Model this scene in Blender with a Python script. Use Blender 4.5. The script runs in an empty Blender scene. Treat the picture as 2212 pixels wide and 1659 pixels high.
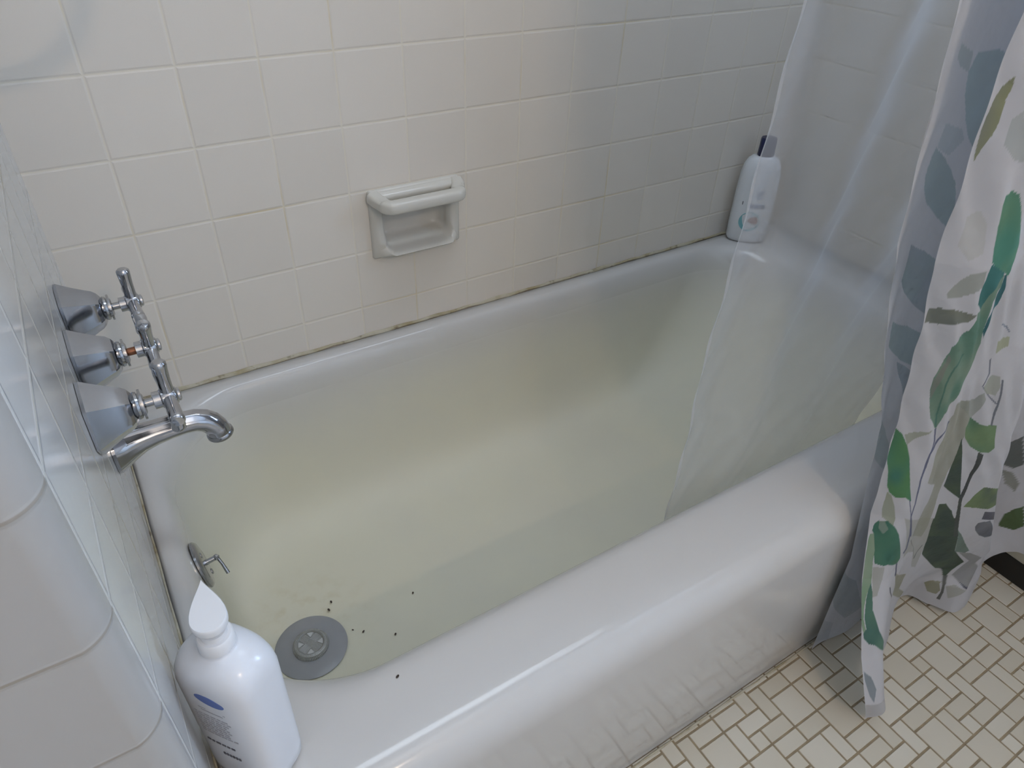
import bpy, math, random
import numpy as np
from mathutils import Vector, Matrix

random.seed(7)
rng = np.random.default_rng(7)
SC = bpy.context.scene
COL = SC.collection
PI = math.pi

# ------------------------------------------------------------------ helpers
def lin(c):
    return tuple((x / 12.92 if x <= .04045 else ((x + .055) / 1.055) ** 2.4) for x in c)

def mesh(name, verts, faces, mats=None, parent=None, smooth=True, midx=None, uvs=None, autosm=None):
    me = bpy.data.meshes.new(name)
    me.from_pydata([tuple(map(float, v)) for v in verts], [], [tuple(map(int, f)) for f in faces])
    if uvs is not None:
        uvl = me.uv_layers.new(name='UVMap')
        for lp in me.loops:
            uvl.data[lp.index].uv = uvs[lp.vertex_index]
    if mats is not None:
        for m in (mats if isinstance(mats, (list, tuple)) else [mats]):
            me.materials.append(m)
    if midx is not None:
        me.polygons.foreach_set('material_index', midx)
    me.polygons.foreach_set('use_smooth', [smooth] * len(me.polygons))
    me.update()
    if autosm is not None:
        me.set_sharp_from_angle(angle=math.radians(autosm))
    o = bpy.data.objects.new(name, me)
    COL.objects.link(o)
    if parent is not None:
        o.parent = parent
    return o

def empty(name, loc):
    o = bpy.data.objects.new(name, None)
    o.location = loc
    o.empty_display_size = .03
    COL.objects.link(o)
    return o

def tag(o, label=None, cat=None, group=None, kind=None):
    if label: o['label'] = label
    if cat: o['category'] = cat
    if group: o['group'] = group
    if kind: o['kind'] = kind
    return o

class MB:
    """collects shapes as one mesh"""
    def __init__(s): s.v = []; s.f = []; s.m = []
    def add(s, v, f, mi=0):
        n = len(s.v); s.v += [tuple(p) for p in v]; s.f += [tuple(n + i for i in q) for q in f]; s.m += [mi] * len(f); return s
    def rings(s, rings, cap0=True, cap1=True, mi=0, closed=True):
        n = len(rings[0]); v = [p for r in rings for p in r]; f = []
        for k in range(len(rings) - 1):
            for i in range(n if closed else n - 1):
                j = (i + 1) % n
                f.append((k * n + i, k * n + j, (k + 1) * n + j, (k + 1) * n + i))
        if cap0: f.append(tuple(range(n))[::-1])
        if cap1: f.append(tuple((len(rings) - 1) * n + i for i in range(n)))
        return s.add(v, f, mi)
    def lathe(s, prof, origin, axis, n=32, rot=0, mi=0):
        """prof: (t along axis, radius)"""
        a = Vector(axis).normalized(); u = a.orthogonal().normalized()
        if abs(a.x) > .99: u = Vector((0, 1, 0))
        if abs(a.z) > .99: u = Vector((1, 0, 0))
        w = a.cross(u); o = Vector(origin); R = []
        for t, r in prof:
            R.append([o + a * t + (u * math.cos(rot + 2 * PI * i / n) + w * math.sin(rot + 2 * PI * i / n)) * max(r, 1e-5) for i in range(n)])
        return s.rings(R, mi=mi)
    def box(s, lo, hi, mi=0):
        x0, y0, z0 = lo; x1, y1, z1 = hi
        v = [(x0, y0, z0), (x1, y0, z0), (x1, y1, z0), (x0, y1, z0), (x0, y0, z1), (x1, y0, z1), (x1, y1, z1), (x0, y1, z1)]
        f = [(3, 2, 1, 0), (4, 5, 6, 7), (0, 1, 5, 4), (1, 2, 6, 5), (2, 3, 7, 6), (3, 0, 4, 7)]
        return s.add(v, f, mi)
    def tube(s, pts, rad, n=14, mi=0):
        pts = [Vector(p) for p in pts]; R = []
        if not hasattr(rad, '__len__'): rad = [rad] * len(pts)
        t0 = (pts[1] - pts[0]).normalized(); u = t0.orthogonal().normalized()
        for k, p in enumerate(pts):
            t = (pts[min(k + 1, len(pts) - 1)] - pts[max(k - 1, 0)]).normalized()
            u = (u - t * u.dot(t)).normalized(); w = t.cross(u)
            R.append([p + (u * math.cos(2 * PI * i / n) + w * math.sin(2 * PI * i / n)) * rad[k] for i in range(n)])
        return s.rings(R, mi=mi)
    def build(s, name, mat, parent=None, smooth=True, autosm=40):
        L = Vector((0, 0, 0)); q = parent
        while q is not None: L = L + q.location; q = q.parent
        v = [(p[0] - L[0], p[1] - L[1], p[2] - L[2]) for p in s.v]
        return mesh(name, v, s.f, mat, parent, smooth, s.m, autosm=autosm if smooth else None)

# ------------------------------------------------------------------ materials
def nodes(name):
    m = bpy.data.materials.new(name); m.use_nodes = True
    nt = m.node_tree; b = nt.nodes['Principled BSDF']
    return m, nt, b

def N(nt, t, **k):
    n = nt.nodes.new(t)
    for a, v in k.items(): setattr(n, a, v)
    return n

def math_n(nt, op, a, b=None, c=None, clamp=False):
    n = N(nt, 'ShaderNodeMath', operation=op); n.use_clamp = clamp
    for i, v in enumerate((a, b, c)):
        if v is None: continue
        if isinstance(v, (int, float)): n.inputs[i].default_value = v
        else: nt.links.new(v, n.inputs[i])
    return n.outputs[0]

def mixc(nt, fac, a, b, blend='MIX'):
    n = N(nt, 'ShaderNodeMix', data_type='RGBA', blend_type=blend)
    for i, v in ((0, fac), (6, a), (7, b)):
        if isinstance(v, (int, float)): n.inputs[i].default_value = v
        elif isinstance(v, tuple): n.inputs[i].default_value = (*v[:3], 1)
        else: nt.links.new(v, n.inputs[i])
    return n.outputs[2]

def noise(nt, scale, detail=3, coord=None, rough=.5):
    n = N(nt, 'ShaderNodeTexNoise'); n.inputs['Scale'].default_value = scale
    n.inputs['Detail'].default_value = detail; n.inputs['Roughness'].default_value = rough
    if coord is None:
        tc = N(nt, 'ShaderNodeTexCoord'); coord = tc.outputs['Object']
    nt.links.new(coord, n.inputs['Vector'])
    return n.outputs['Fac']

def simple(name, col, rough=.5, metal=0., noise_amt=.04, nscale=12, bump=0., bscale=60, coat=0, spec=None):
    m, nt, b = nodes(name)
    f = noise(nt, nscale)
    c2 = tuple(max(0, x * (1 - noise_amt * 2)) for x in col); c1 = tuple(min(1, x * (1 + noise_amt)) for x in col)
    nt.links.new(mixc(nt, f, c2, c1), b.inputs['Base Color'])
    b.inputs['Roughness'].default_value = rough; b.inputs['Metallic'].default_value = metal
    if coat: b.inputs['Coat Weight'].default_value = coat
    if spec is not None: b.inputs['Specular IOR Level'].default_value = spec
    if bump:
        bn = N(nt, 'ShaderNodeBump'); bn.inputs['Strength'].default_value = bump; bn.inputs['Distance'].default_value = .001
        nt.links.new(noise(nt, bscale), bn.inputs['Height']); nt.links.new(bn.outputs[0], b.inputs['Normal'])
    return m

TP = .1085   # wall tile pitch
def tile_mat(name, u0, v0, col=(.775, .72, .64), grout=(.78, .72, .61), rough=.30, gw=.0014):
    m, nt, b = nodes(name)
    uv = N(nt, 'ShaderNodeUVMap'); sep = N(nt, 'ShaderNodeSeparateXYZ'); nt.links.new(uv.outputs[0], sep.inputs[0])
    ds = []; ids = []
    for k, o in ((0, u0), (1, v0)):
        t = math_n(nt, 'DIVIDE', math_n(nt, 'SUBTRACT', sep.outputs[k], o), TP)
        fr = math_n(nt, 'FRACT', math_n(nt, 'ADD', t, 100.))
        ids.append(math_n(nt, 'FLOOR', math_n(nt, 'ADD', t, 100.)))
        d = math_n(nt, 'MINIMUM', fr, math_n(nt, 'SUBTRACT', 1., fr))
        ds.append(math_n(nt, 'MULTIPLY', d, TP))
    d = math_n(nt, 'MINIMUM', ds[0], ds[1])
    mask = N(nt, 'ShaderNodeMapRange', interpolation_type='SMOOTHSTEP'); nt.links.new(d, mask.inputs[0])
    mask.inputs[1].default_value = gw * .5; mask.inputs[2].default_value = gw * 1.2
    prof = N(nt, 'ShaderNodeMapRange', interpolation_type='SMOOTHSTEP'); nt.links.new(d, prof.inputs[0])
    prof.inputs[1].default_value = gw * .3; prof.inputs[2].default_value = gw * 2.6
    comb = N(nt, 'ShaderNodeCombineXYZ'); nt.links.new(ids[0], comb.inputs[0]); nt.links.new(ids[1], comb.inputs[1])
    wn = N(nt, 'ShaderNodeTexWhiteNoise', noise_dimensions='2D'); nt.links.new(comb.outputs[0], wn.inputs[0])
    tcol = mixc(nt, wn.outputs['Value'], tuple(x * .975 for x in col), tuple(x * 1.02 for x in col))
    fine = noise(nt, 900, 2)
    tcol = mixc(nt, math_n(nt, 'MULTIPLY', fine, .10), tcol, (.40, .38, .34))
    stain = N(nt, 'ShaderNodeMapRange'); nt.links.new(noise(nt, 7, 4), stain.inputs[0])
    stain.inputs[1].default_value = .5; stain.inputs[2].default_value = .72
    gcol = mixc(nt, stain.outputs[0], grout, tuple(x * y for x, y in zip(grout, (.88, .82, .66))))
    nt.links.new(mixc(nt, mask.outputs[0], gcol, tcol), b.inputs['Base Color'])
    r = N(nt, 'ShaderNodeMapRange'); nt.links.new(mask.outputs[0], r.inputs[0]); r.inputs[3].default_value = .55; r.inputs[4].default_value = rough
    nt.links.new(r.outputs[0], b.inputs['Roughness'])
    # every tile is tipped a little so that reflections break at the joints
    bn = N(nt, 'ShaderNodeBump'); bn.inputs['Strength'].default_value = .55; bn.inputs['Distance'].default_value = .0009
    h = math_n(nt, 'ADD', prof.outputs[0], math_n(nt, 'MULTIPLY', noise(nt, 18, 2), .35))
    nt.links.new(h, bn.inputs['Height']); nt.links.new(bn.outputs[0], b.inputs['Normal'])
    return m

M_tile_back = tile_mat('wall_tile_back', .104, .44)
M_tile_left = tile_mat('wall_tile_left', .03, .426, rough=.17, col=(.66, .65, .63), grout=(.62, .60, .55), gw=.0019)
M_tile_nib_shade = tile_mat('wall_tile_nib_shade', .03, .426, rough=.28, col=(.42, .405, .385), grout=(.33, .30, .26), gw=.0014)  # same tile as the left wall, the nib's dimmer light put into its colour
M_tile_right = tile_mat('wall_tile_right', .05, .44)
M_paint = simple('painted_plaster', (.80, .79, .77), .6, bump=.2, bscale=140)
M_ceil = simple('ceiling_paint', (.86, .86, .85), .7)
M_chrome = simple('chrome', (.48, .49, .52), .10, 1., .04, 40)
M_bell = simple('satin_chrome', (.42, .44, .48), .11, 1., .05, 60)
M_chrome2 = simple('worn_chrome', (.44, .45, .47), .2, 1., .12, 60)
M_rust = simple('corroded_brass', (.30, .13, .07), .45, .7, .3, 200)
M_dishmat = simple('soap_dish_ceramic', (.64, .62, .56), .14, 0, .03, 20)
M_white_pl = simple('white_plastic', (.74, .76, .80), .22, 0, .01, 10)
M_pump = simple('pump_white_plastic', (.80, .81, .83), .35, 0, .01, 10)
M_navy = simple('navy_cap_plastic', (.012, .018, .07), .3)
M_black = simple('black_rubber', (.012, .011, .010), .5)
M_cab = simple('cream_cabinet_paint', (.56, .50, .38), .4, 0, .03, 8)
M_silicone = simple('grey_silicone', (.33, .335, .345), .35, 0, .05, 30)
M_mesh_metal = simple('strainer_plastic', (.34, .34, .32), .4, .2, .1, 200)
M_speck = simple('dark_speck', (.035, .022, .015), .6)
M_frame = simple('window_frame_paint', (.8, .8, .8), .4)

def tub_material():
    m, nt, b = nodes('bathtub_enamel')
    tc = N(nt, 'ShaderNodeTexCoord'); sep = N(nt, 'ShaderNodeSeparateXYZ'); nt.links.new(tc.outputs['Object'], sep.inputs[0])
    x, y, z = sep.outputs
    # mineral stain inside the basin: attribute painted on the basin rings, broken up by noise
    at = N(nt, 'ShaderNodeAttribute', attribute_name='stain')
    n1 = noise(nt, 6, 4)
    st = math_n(nt, 'MULTIPLY', at.outputs['Fac'], math_n(nt, 'ADD', .62, math_n(nt, 'MULTIPLY', n1, .7)), clamp=True)
    base = mixc(nt, st, (.58, .565, .54), (.72, .695, .555))
    # iron coloured blotches near the drain
    d = N(nt, 'ShaderNodeVectorMath', operation='DISTANCE'); nt.links.new(tc.outputs['Object'], d.inputs[0]); d.inputs[1].default_value = (.17, .46, .07)
    near = N(nt, 'ShaderNodeMapRange'); nt.links.new(d.outputs['Value'], near.inputs[0]); near.inputs[1].default_value = .13; near.inputs[2].default_value = .03
    bl = N(nt, 'ShaderNodeMapRange'); nt.links.new(noise(nt, 45, 3), bl.inputs[0]); bl.inputs[1].default_value = .5; bl.inputs[2].default_value = .75
    base = mixc(nt, math_n(nt, 'MULTIPLY', math_n(nt, 'MULTIPLY', near.outputs[0], bl.outputs[0]), .35), base, (.52, .44, .24))
    nt.links.new(base, b.inputs['Base Color'])
    r = math_n(nt, 'ADD', .12, math_n(nt, 'MULTIPLY', at.outputs['Fac'], .5))
    nt.links.new(r, b.inputs['Roughness'])
    bn = N(nt, 'ShaderNodeBump'); bn.inputs['Strength'].default_value = .12; bn.inputs['Distance'].default_value = .002
    nt.links.new(noise(nt, 9, 2), bn.inputs['Height']); nt.links.new(bn.outputs[0], b.inputs['Normal'])
    return m
M_tub = tub_material()

def caulk_material():
    m, nt, b = nodes('old_caulk')
    f = N(nt, 'ShaderNodeMapRange'); nt.links.new(noise(nt, 22, 4), f.inputs[0]); f.inputs[1].default_value = .42; f.inputs[2].default_value = .66
    g = N(nt, 'ShaderNodeMapRange'); nt.links.new(noise(nt, 60, 4), g.inputs[0]); g.inputs[1].default_value = .58; g.inputs[2].default_value = .70
    c = mixc(nt, f.outputs[0], (.50, .46, .35), (.36, .30, .17))
    c = mixc(nt, g.outputs[0], c, (.20, .16, .10))
    nt.links.new(c, b.inputs['Base Color']); b.inputs['Roughness'].default_value = .5
    return m
M_caulk = caulk_material()

def floor_mats():
    m, nt, b = nodes('floor_mosaic_tile')
    at = N(nt, 'ShaderNodeAttribute', attribute_name='shade')
    c = mixc(nt, at.outputs['Fac'], (.60, .54, .41), (.70, .65, .53))
    c = mixc(nt, math_n(nt, 'MULTIPLY', noise(nt, 5, 3), .5), c, (.66, .63, .56))
    nt.links.new(c, b.inputs['Base Color']); b.inputs['Roughness'].default_value = .32
    g = simple('floor_grout', (.36, .285, .18), .8, 0, .25, 60)
    return m, g
M_floor, M_grout = floor_mats()

# ------------------------------------------------------------------ setting
def quad_wall(name, pts, uvs, mat):
    """pts: list of quads"""
    v = []; f = []; uv = []
    for q, u in zip(pts, uvs):
        n = len(v); v += q; uv += u; f.append(tuple(range(n, n + 4)))
    o = mesh(name, v, f, mat, None, False, None, uv)
    return tag(o, kind='structure')

LX = 1.524; WY = .76; RZ = .38; HZ = 2.4
# back wall with the opening for the recessed soap dish
HX0, HX1, HZ0, HZ1 = .478, .612, .547, .640
cells = []
for (a, b_, c, d) in ((-.15, HX0, .30, HZ), (HX1, LX + .15, .30, HZ), (HX0, HX1, .30, HZ0), (HX0, HX1, HZ1, HZ)):
    cells.append([(a, WY, c), (b_, WY, c), (b_, WY, d), (a, WY, d)])
quad_wall('wall_back', cells, [[(p[0], p[2]) for p in q] for q in cells], M_tile_back)

def return_wall(name, x, sgn, mat, far, nib):
    """alcove end wall with a bullnose corner and the face towards the room"""
    r = .019
    path = [(x, WY + .02)]
    path += [(x, .50), (x, .25), (x, r + .006)]
    for k in range(1, 13):
        a = PI / 2 * k / 12
        path.append((x + sgn * (r - r * math.cos(a)), .0 + r - r * math.sin(a) + .006 * (1 - k / 12)))
    path.append((x + sgn * far, 0.))
    u = [path[0][1]]
    for p, q in zip(path, path[1:]): u.append(u[-1] - math.hypot(q[0] - p[0], q[1] - p[1]))
    v = []; uv = []; f = []
    for (px, py), uu in zip(path, u):
        for z in (0., HZ): v.append((px, py, z)); uv.append((uu, z))
    for k in range(len(path) - 1): f.append((2 * k, 2 * k + 2, 2 * k + 3, 2 * k + 1))
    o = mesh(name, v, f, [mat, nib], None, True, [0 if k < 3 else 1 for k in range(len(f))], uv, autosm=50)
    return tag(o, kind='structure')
return_wall('wall_left', 0., -1, M_tile_left, .75, M_tile_nib_shade)
return_wall('wall_right', LX, 1, M_tile_right, .75, M_tile_right)

RX0, RX1, RY0 = -.75, 2.25, -1.62
def plane(name, q, mat):
    return quad_wall(name, [q], [[(0, 0), (1, 0), (1, 1), (0, 1)]], mat)
# the room: wall behind the camera, side walls, the right one with the window opening
plane('wall_front', [(RX0, RY0, 0), (RX1, RY0, 0), (RX1, RY0, HZ), (RX0, RY0, HZ)], M_paint)
plane('wall_west', [(RX0, RY0, 0), (RX0, 0, 0), (RX0, 0, HZ), (RX0, RY0, HZ)], M_paint)
WY0, WY1, WZ0, WZ1 = -.66, -.08, 1.0, 1.85
qs = []
for (a, b_, c, d) in ((RY0, WY0, 0, HZ), (WY1, 0, 0, HZ), (WY0, WY1, 0, WZ0), (WY0, WY1, WZ1, HZ)):
    qs.append([(RX1, a, c), (RX1, b_, c), (RX1, b_, d), (RX1, a, d)])
quad_wall('wall_east', qs, [[(0, 0)] * 4] * 4, M_paint)
plane('ceiling', [(RX0, RY0, HZ), (RX1, RY0, HZ), (RX1, WY, HZ), (RX0, WY, HZ)], M_ceil)

# window: frame with a muntin and daylight-lit frosted pane
win = MB()
t = .035
win.box((RX1 - .02, WY0, WZ0), (RX1 + .05, WY1, WZ0 + t)); win.box((RX1 - .02, WY0, WZ1 - t), (RX1 + .05, WY1, WZ1))
win.box((RX1 - .02, WY0, WZ0), (RX1 + .05, WY0 + t, WZ1)); win.box((RX1 - .02, WY1 - t, WZ0), (RX1 + .05, WY1, WZ1))
win.box((RX1, WY0, (WZ0 + WZ1) / 2 - .015), (RX1 + .045, WY1, (WZ0 + WZ1) / 2 + .015))
w_o = win.build('window_1', M_frame, None, False); tag(w_o, kind='structure')
m, nt, b = nodes('daylit_frosted_pane')
b.inputs['Base Color'].default_value = (.8, .85, .9, 1); b.inputs['Emission Color'].default_value = (.46, .67, 1.0, 1)
b.inputs['Emission Strength'].default_value = 1.; m.cycles.emission_sampling = 'NONE'
pn = MB().box((RX1 + .02, WY0 + .01, WZ0 + .01), (RX1 + .026, WY1 - .01, WZ1 - .01)).build('pane', m, w_o, False)

def area_light(name, loc, rot, sx, sy, color, radiance):
    ld = bpy.data.lights.new(name, 'AREA'); ld.shape = 'RECTANGLE'; ld.size = sx; ld.size_y = sy; ld.color = color
    ld.energy = radiance * PI * sx * sy
    o = bpy.data.objects.new(name, ld); o.location = loc; o.rotation_euler = rot; COL.objects.link(o); return o
# daylight coming through the pane
area_light('window_daylight', (RX1 - .025, (WY0 + WY1) / 2, (WZ0 + WZ1) / 2), (0, PI / 2, 0), WZ1 - WZ0 - .07, WY1 - WY0 - .07, (.46, .67, 1.0), 27.)

# floor: the real tiles, laid in the 6 x 6 pattern, over a grout bed
PAT = [(2, 1, 2, 2), (4, 1, 1, 2), (5, 1, 2, 1), (5, 2, 1, 1), (0, 2, 2, 1), (1, 0, 1, 2), (2, 0, 2, 1), (4, 0, 2, 1),
       (4, 3, 2, 2), (0, 3, 2, 1), (2, 3, 2, 1), (0, 4, 1, 1), (1, 4, 2, 2), (3, 4, 1, 2), (4, 5, 2, 1), (0, 5, 1, 2)]
def build_floor():
    U = .02675; X0 = .567; Y0 = -.0075; g = .0013; bv = .0010; h = .0016
    v = []; f = []; mi = []; sh = []
    for bx in range(-9, 11):
        for by in range(-1, 11):
            for (a, b_, w, d) in PAT:
                x0 = X0 + (bx * 6 + a) * U; x1 = x0 + w * U
                y1 = Y0 - (by * 6 + b_) * U; y0 = y1 - d * U
                x0 += g; x1 -= g; y0 += g; y1 -= g
                x0c, x1c = max(x0, RX0), min(x1, RX1); y0c, y1c = max(y0, RY0), min(y1, .004)
                if x1c - x0c < .004 or y1c - y0c < .003: continue
                n = len(v); s = random.random(); dz = random.uniform(-.0002, .0002)
                v += [(x0c, y0c, -h), (x1c, y0c, -h), (x1c, y1c, -h), (x0c, y1c, -h),
                      (x0c + bv, y0c + bv, dz), (x1c - bv, y0c + bv, dz), (x1c - bv, y1c - bv, dz), (x0c + bv, y1c - bv, dz)]
                f += [(n + 4, n + 5, n + 6, n + 7), (n, n + 1, n + 5, n + 4), (n + 1, n + 2, n + 6, n + 5), (n + 2, n + 3, n + 7, n + 6), (n + 3, n, n + 4, n + 7)]
                mi += [0] * 5; sh += [s] * 5
    n = len(v)
    v += [(RX0, RY0, -.0011), (RX1, RY0, -.0011), (RX1, WY, -.0011), (RX0, WY, -.0011)]
    f += [(n, n + 1, n + 2, n + 3)]; mi += [1]; sh += [0]
    o = mesh('floor', v, f, [M_floor, M_grout], None, False, mi)
    a = o.data.attributes.new('shade', 'FLOAT', 'FACE'); a.data.foreach_set('value', sh)
    return tag(o, kind='structure')
build_floor()

# ------------------------------------------------------------------ bathtub
def rrect(xl, xr, yf, yb, R, z, n=26, m=40, zf=None):
    """closed contour, counter-clockwise, same point count for every ring"""
    P = []
    R = min(R, (xr - xl) / 2 - .001, (yb - yf) / 2 - .001)
    def seg(a, b, k):
        for i in range(k): P.append((a[0] + (b[0] - a[0]) * i / k, a[1] + (b[1] - a[1]) * i / k))
    def arc(cx, cy, a0, k):
        for i in range(k): a = a0 + PI / 2 * i / k; P.append((cx + R * math.cos(a), cy + R * math.sin(a)))
    seg((xl + R, yf), (xr - R, yf), m); arc(xr - R, yf + R, -PI / 2, n)
    seg((xr, yf + R), (xr, yb - R), n); arc(xr - R, yb - R, 0, n)
    seg((xr - R, yb), (xl + R, yb), m); arc(xl + R, yb - R, PI / 2, n)
    seg((xl, yb - R), (xl, yf + R), n); arc(xl + R, yf + R, PI, n)
    return [(x, y, z if zf is None else zf(x, y)) for x, y in P]

def build_tub():
    e = .002
    rings = []; st = []
    # outside: apron front (y), sides hidden by the walls
    def outer(dy, z): rings.append(rrect(e, LX - e, dy, WY - e, .001, z)); st.append(0)
    outer(.004, .001); outer(.003, .05); outer(.0, .075); outer(-.0005, .20); outer(.0005, .325)
    for k in range(1, 9):
        a = PI / 2 * k / 8; outer(.0005 + .042 * (1 - math.cos(a)), .325 + .050 * math.sin(a))
    # deck
    rings.append(rrect(.006, LX - .006, .075, WY - .006, .02, .379)); st.append(0)
    rings.append(rrect(.008, 1.430, .112, .736, .158, .380)); st.append(0)
    L = [(.3790, .015, 1.416, .121, .730, .162, .0), (.3765, .0215, 1.410, .127, .726, .163, .01), (.3715, .0275, 1.403, .133, .722, .164, .03), (.364, .0325, 1.395, .138, .718, .165, .07),
         (.353, .0367, 1.386, .142, .7145, .165, .14), (.338, .0400, 1.377, .1455, .7115, .164, .25), (.31, .0435, 1.362, .149, .708, .163, .48), (.27, .047, 1.335, .153, .704, .16, .72), (.21, .0525, 1.290, .160, .697, .155, .92), (.16, .058, 1.245, .168, .689, .15, 1),
         (.125, .062, 1.205, .178, .679, .145, 1), (.10, .067, 1.17, .190, .667, .14, 1), (.082, .074, 1.13, .207, .650, .13, 1), (.070, .083, 1.09, .230, .627, .12, 1),
         (.0635, .093, 1.04, .260, .597, .10, 1), (.0605, .106, .96, .30, .557, .08, 1), (.059, .20, .85, .36, .50, .05, 1), (.0585, .35, .70, .41, .45, .015, 1)]
    for z, xl, xr, yf, yb, R, s in L:
        rings.append(rrect(xl, xr, yf, yb, R, z)); st.append(s)
    n = len(rings[0]); v = [p for r in rings for p in r]; f = []
    for k in range(len(rings) - 1):
        for i in range(n):
            j = (i + 1) % n; f.append((k * n + i, k * n + j, (k + 1) * n + j, (k + 1) * n + i))
    f.append(tuple((len(rings) - 1) * n + i for i in range(n)))
    o = mesh('bathtub', v, f, M_tub, None, True)
    a = o.data.attributes.new('stain', 'FLOAT', 'POINT'); a.data.foreach_set('value', [s for s in st for _ in range(n)])
    tag(o, 'white enamelled built-in bathtub with a yellowed basin along the tiled wall', 'bathtub')
    return o
tub = build_tub()
# overflow plate with trip lever on the drain end
nrm = Vector((.985, 0, .17)).normalized(); oc = Vector((.0440, .425, .322)); up = Vector((-.17, 0, .985)).normalized(); sd = Vector((0, 1, 0))
ov = MB().lathe([(.0, .034), (.003, .034), (.006, .031), (.0078, .022), (.0082, 0.)], oc, nrm, 40)
for s_ in (.5, -.62):
    ov.lathe([(0, .0042), (.0015, .0042), (.0024, .003), (.0026, 0)], oc + nrm * .0068 + up * .034 * s_, nrm, 16)
ovo = ov.build('overflow_plate', M_chrome2, tub); ovo['label'] = 'round chrome overflow plate'
lv = MB()
b0 = oc + nrm * .006
lv.tube([b0, b0 + nrm * .010, b0 + nrm * .016], [.0042, .0036, .0034], 14)
lv.lathe([(-.0045, 0), (-.003, .0032), (0, .0045), (.003, .0032), (.0045, 0)], b0 + nrm * .016, up, 16)
lv.tube([b0 + nrm * .017 + up * .001, b0 + nrm * .019 - up * .010 - sd * .006, b0 + nrm * .020 - up * .024 - sd * .014], [.0024, .0022, .0028], 12)
lvo = lv.build('trip_lever', M_chrome, ovo)

# caulk beads where the tub meets the tiles
def bead(name, pts, r):
    o = MB().tube(pts, r, 8).build(name, M_caulk); return tag(o, kind='structure')
bead('trim_1', [(.0 + .01 * k, WY - .0015, RZ + .0005 + .0008 * math.sin(k * .9)) for k in range(0, 153)], [.0034 + .0012 * math.sin(k * .37) * math.sin(k * .11) + (.0022 if k < 28 else 0) * (1 - k / 28 if k < 28 else 0) for k in range(153)])
bead('trim_2', [(.0012, .004 + .01 * k, RZ - .0008) for k in range(0, 76)], [.0015 + .0004 * math.sin(k * .5) for k in range(76)])
bead('trim_3', [(.0 + .01 * k, -.001, .0008) for k in range(0, 153)], [.0016 + .0006 * math.sin(k * .7) for k in range(153)])

# specks of dirt in the tub
def speck(loc, s, label, rot):
    mb = MB().lathe([(-.0006, 0), (-.0003, .0011), (.0002, .0013), (.0006, 0)], (0, 0, 0), (0, 0, 1), 8)
    o = mb.build('dirt_speck', M_speck); o.scale = (s * 1.4, s * .8, s); o.rotation_euler = (0, 0, rot); o.location = loc
    tag(o, label, 'speck', 'dirt specks in the tub')
SPECKS = [
    ((.214, .470, .0632), 1.7, 'brown speck on the tub floor above the strainer, the upper of the pair'),
    ((.205, .457, .0628), 1.8, 'brown speck on the tub floor above the strainer, the lower of the pair'),
    ((.226, .401, .0605), 1.1, 'tiny dark speck just right of the grey strainer mat'),
    ((.240, .389, .0605), 1.6, 'dark oval speck right of the grey strainer mat'),
    ((.284, .357, .0608), 1.5, 'faint grey-brown speck farther right of the strainer mat in the shade'),
    ((.345, .417, .0600), 1.4, 'dark speck with a hair on the tub floor right of the strainer'),
]
for l_, s_, lab, in SPECKS: speck(l_, s_, lab, random.uniform(0, 3))
speck((.196, .106, .3803), 1.4, 'dark speck on the front rim near the inner edge', .5)

# ------------------------------------------------------------------ drain strainer
def build_strainer():
    c = Vector((.156, .405, .0)); z0 = .0612
    root = empty('drain_strainer', (c.x, c.y, z0))
    tag(root, 'grey translucent drain strainer with a ribbed dome on the tub floor', 'drain strainer')
    mb = MB().lathe([(0, .058), (.0012, .0585), (.0022, .057), (.0032, .040), (.0042, .030), (.0042, .020), (.0030, 0)], (c.x, c.y, z0), (0, 0, 1), 64)
    mb.build('mat_disc', M_silicone, root)
    d = MB().lathe([(.003, .0285), (.008, .0285), (.0118, .0262), (.0132, .0218), (.0125, .0204), (.011, .0196), (.011, 0)], (c.x, c.y, z0), (0, 0, 1), 64)
    dome = d.build('dome', M_mesh_metal, root)
    r = MB()
    for k in range(72):
        a = 2 * PI * k / 72; p = Vector((c.x + .0287 * math.cos(a), c.y + .0287 * math.sin(a), z0 + .004))
        q = Vector((c.x + .0286 * math.cos(a), c.y + .0286 * math.sin(a), z0 + .0085)); s = Vector((c.x + .0228 * math.cos(a), c.y + .0228 * math.sin(a), z0 + .0136))
        r.tube([p, q, s], .00055, 5)
    r.build('ribs', simple('pale_rib_plastic', (.55, .55, .54), .4), root)
    g = MB()
    zt = z0 + .0114
    for k, (dx, dy) in enumerate(((1, 0), (0, 1), (-1, 0), (0, -1))):
        a0 = math.radians(28) + k * PI / 2
        ux = Vector((math.cos(a0), math.sin(a0), 0)); uy = Vector((-math.sin(a0), math.cos(a0), 0)); cc = Vector((c.x, c.y, zt))
        for i in range(7):
            off = -.0055 + i * .0018
            g.tube([cc + ux * .005 + uy * off, cc + ux * .0190 + uy * off], .00042, 5)
        # pale solid corners between the grid arms
        b0_ = a0 + PI / 4; pts = [cc + Vector((math.cos(b0_ + t_), math.sin(b0_ + t_), 0)) * .0197 for t_ in (-.28, -.1, .1, .28)]
        ip = cc + Vector((math.cos(b0_), math.sin(b0_), 0)) * .0105
        v = [(*p.xy, zt + .0006) for p in pts] + [(*ip.xy, zt + .0006)] + [(*p.xy, zt - .0005) for p in pts] + [(*ip.xy, zt - .0005)]
        g.add(v, [(0, 1, 2, 3, 4), (9, 8, 7, 6, 5), (0, 5, 6, 1), (1, 6, 7, 2), (2, 7, 8, 3), (3, 8, 9, 4), (4, 9, 5, 0)])
    g.build('grid_top', simple('pale_grid_plastic', (.58, .58, .57), .35), root)
build_strainer()

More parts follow.
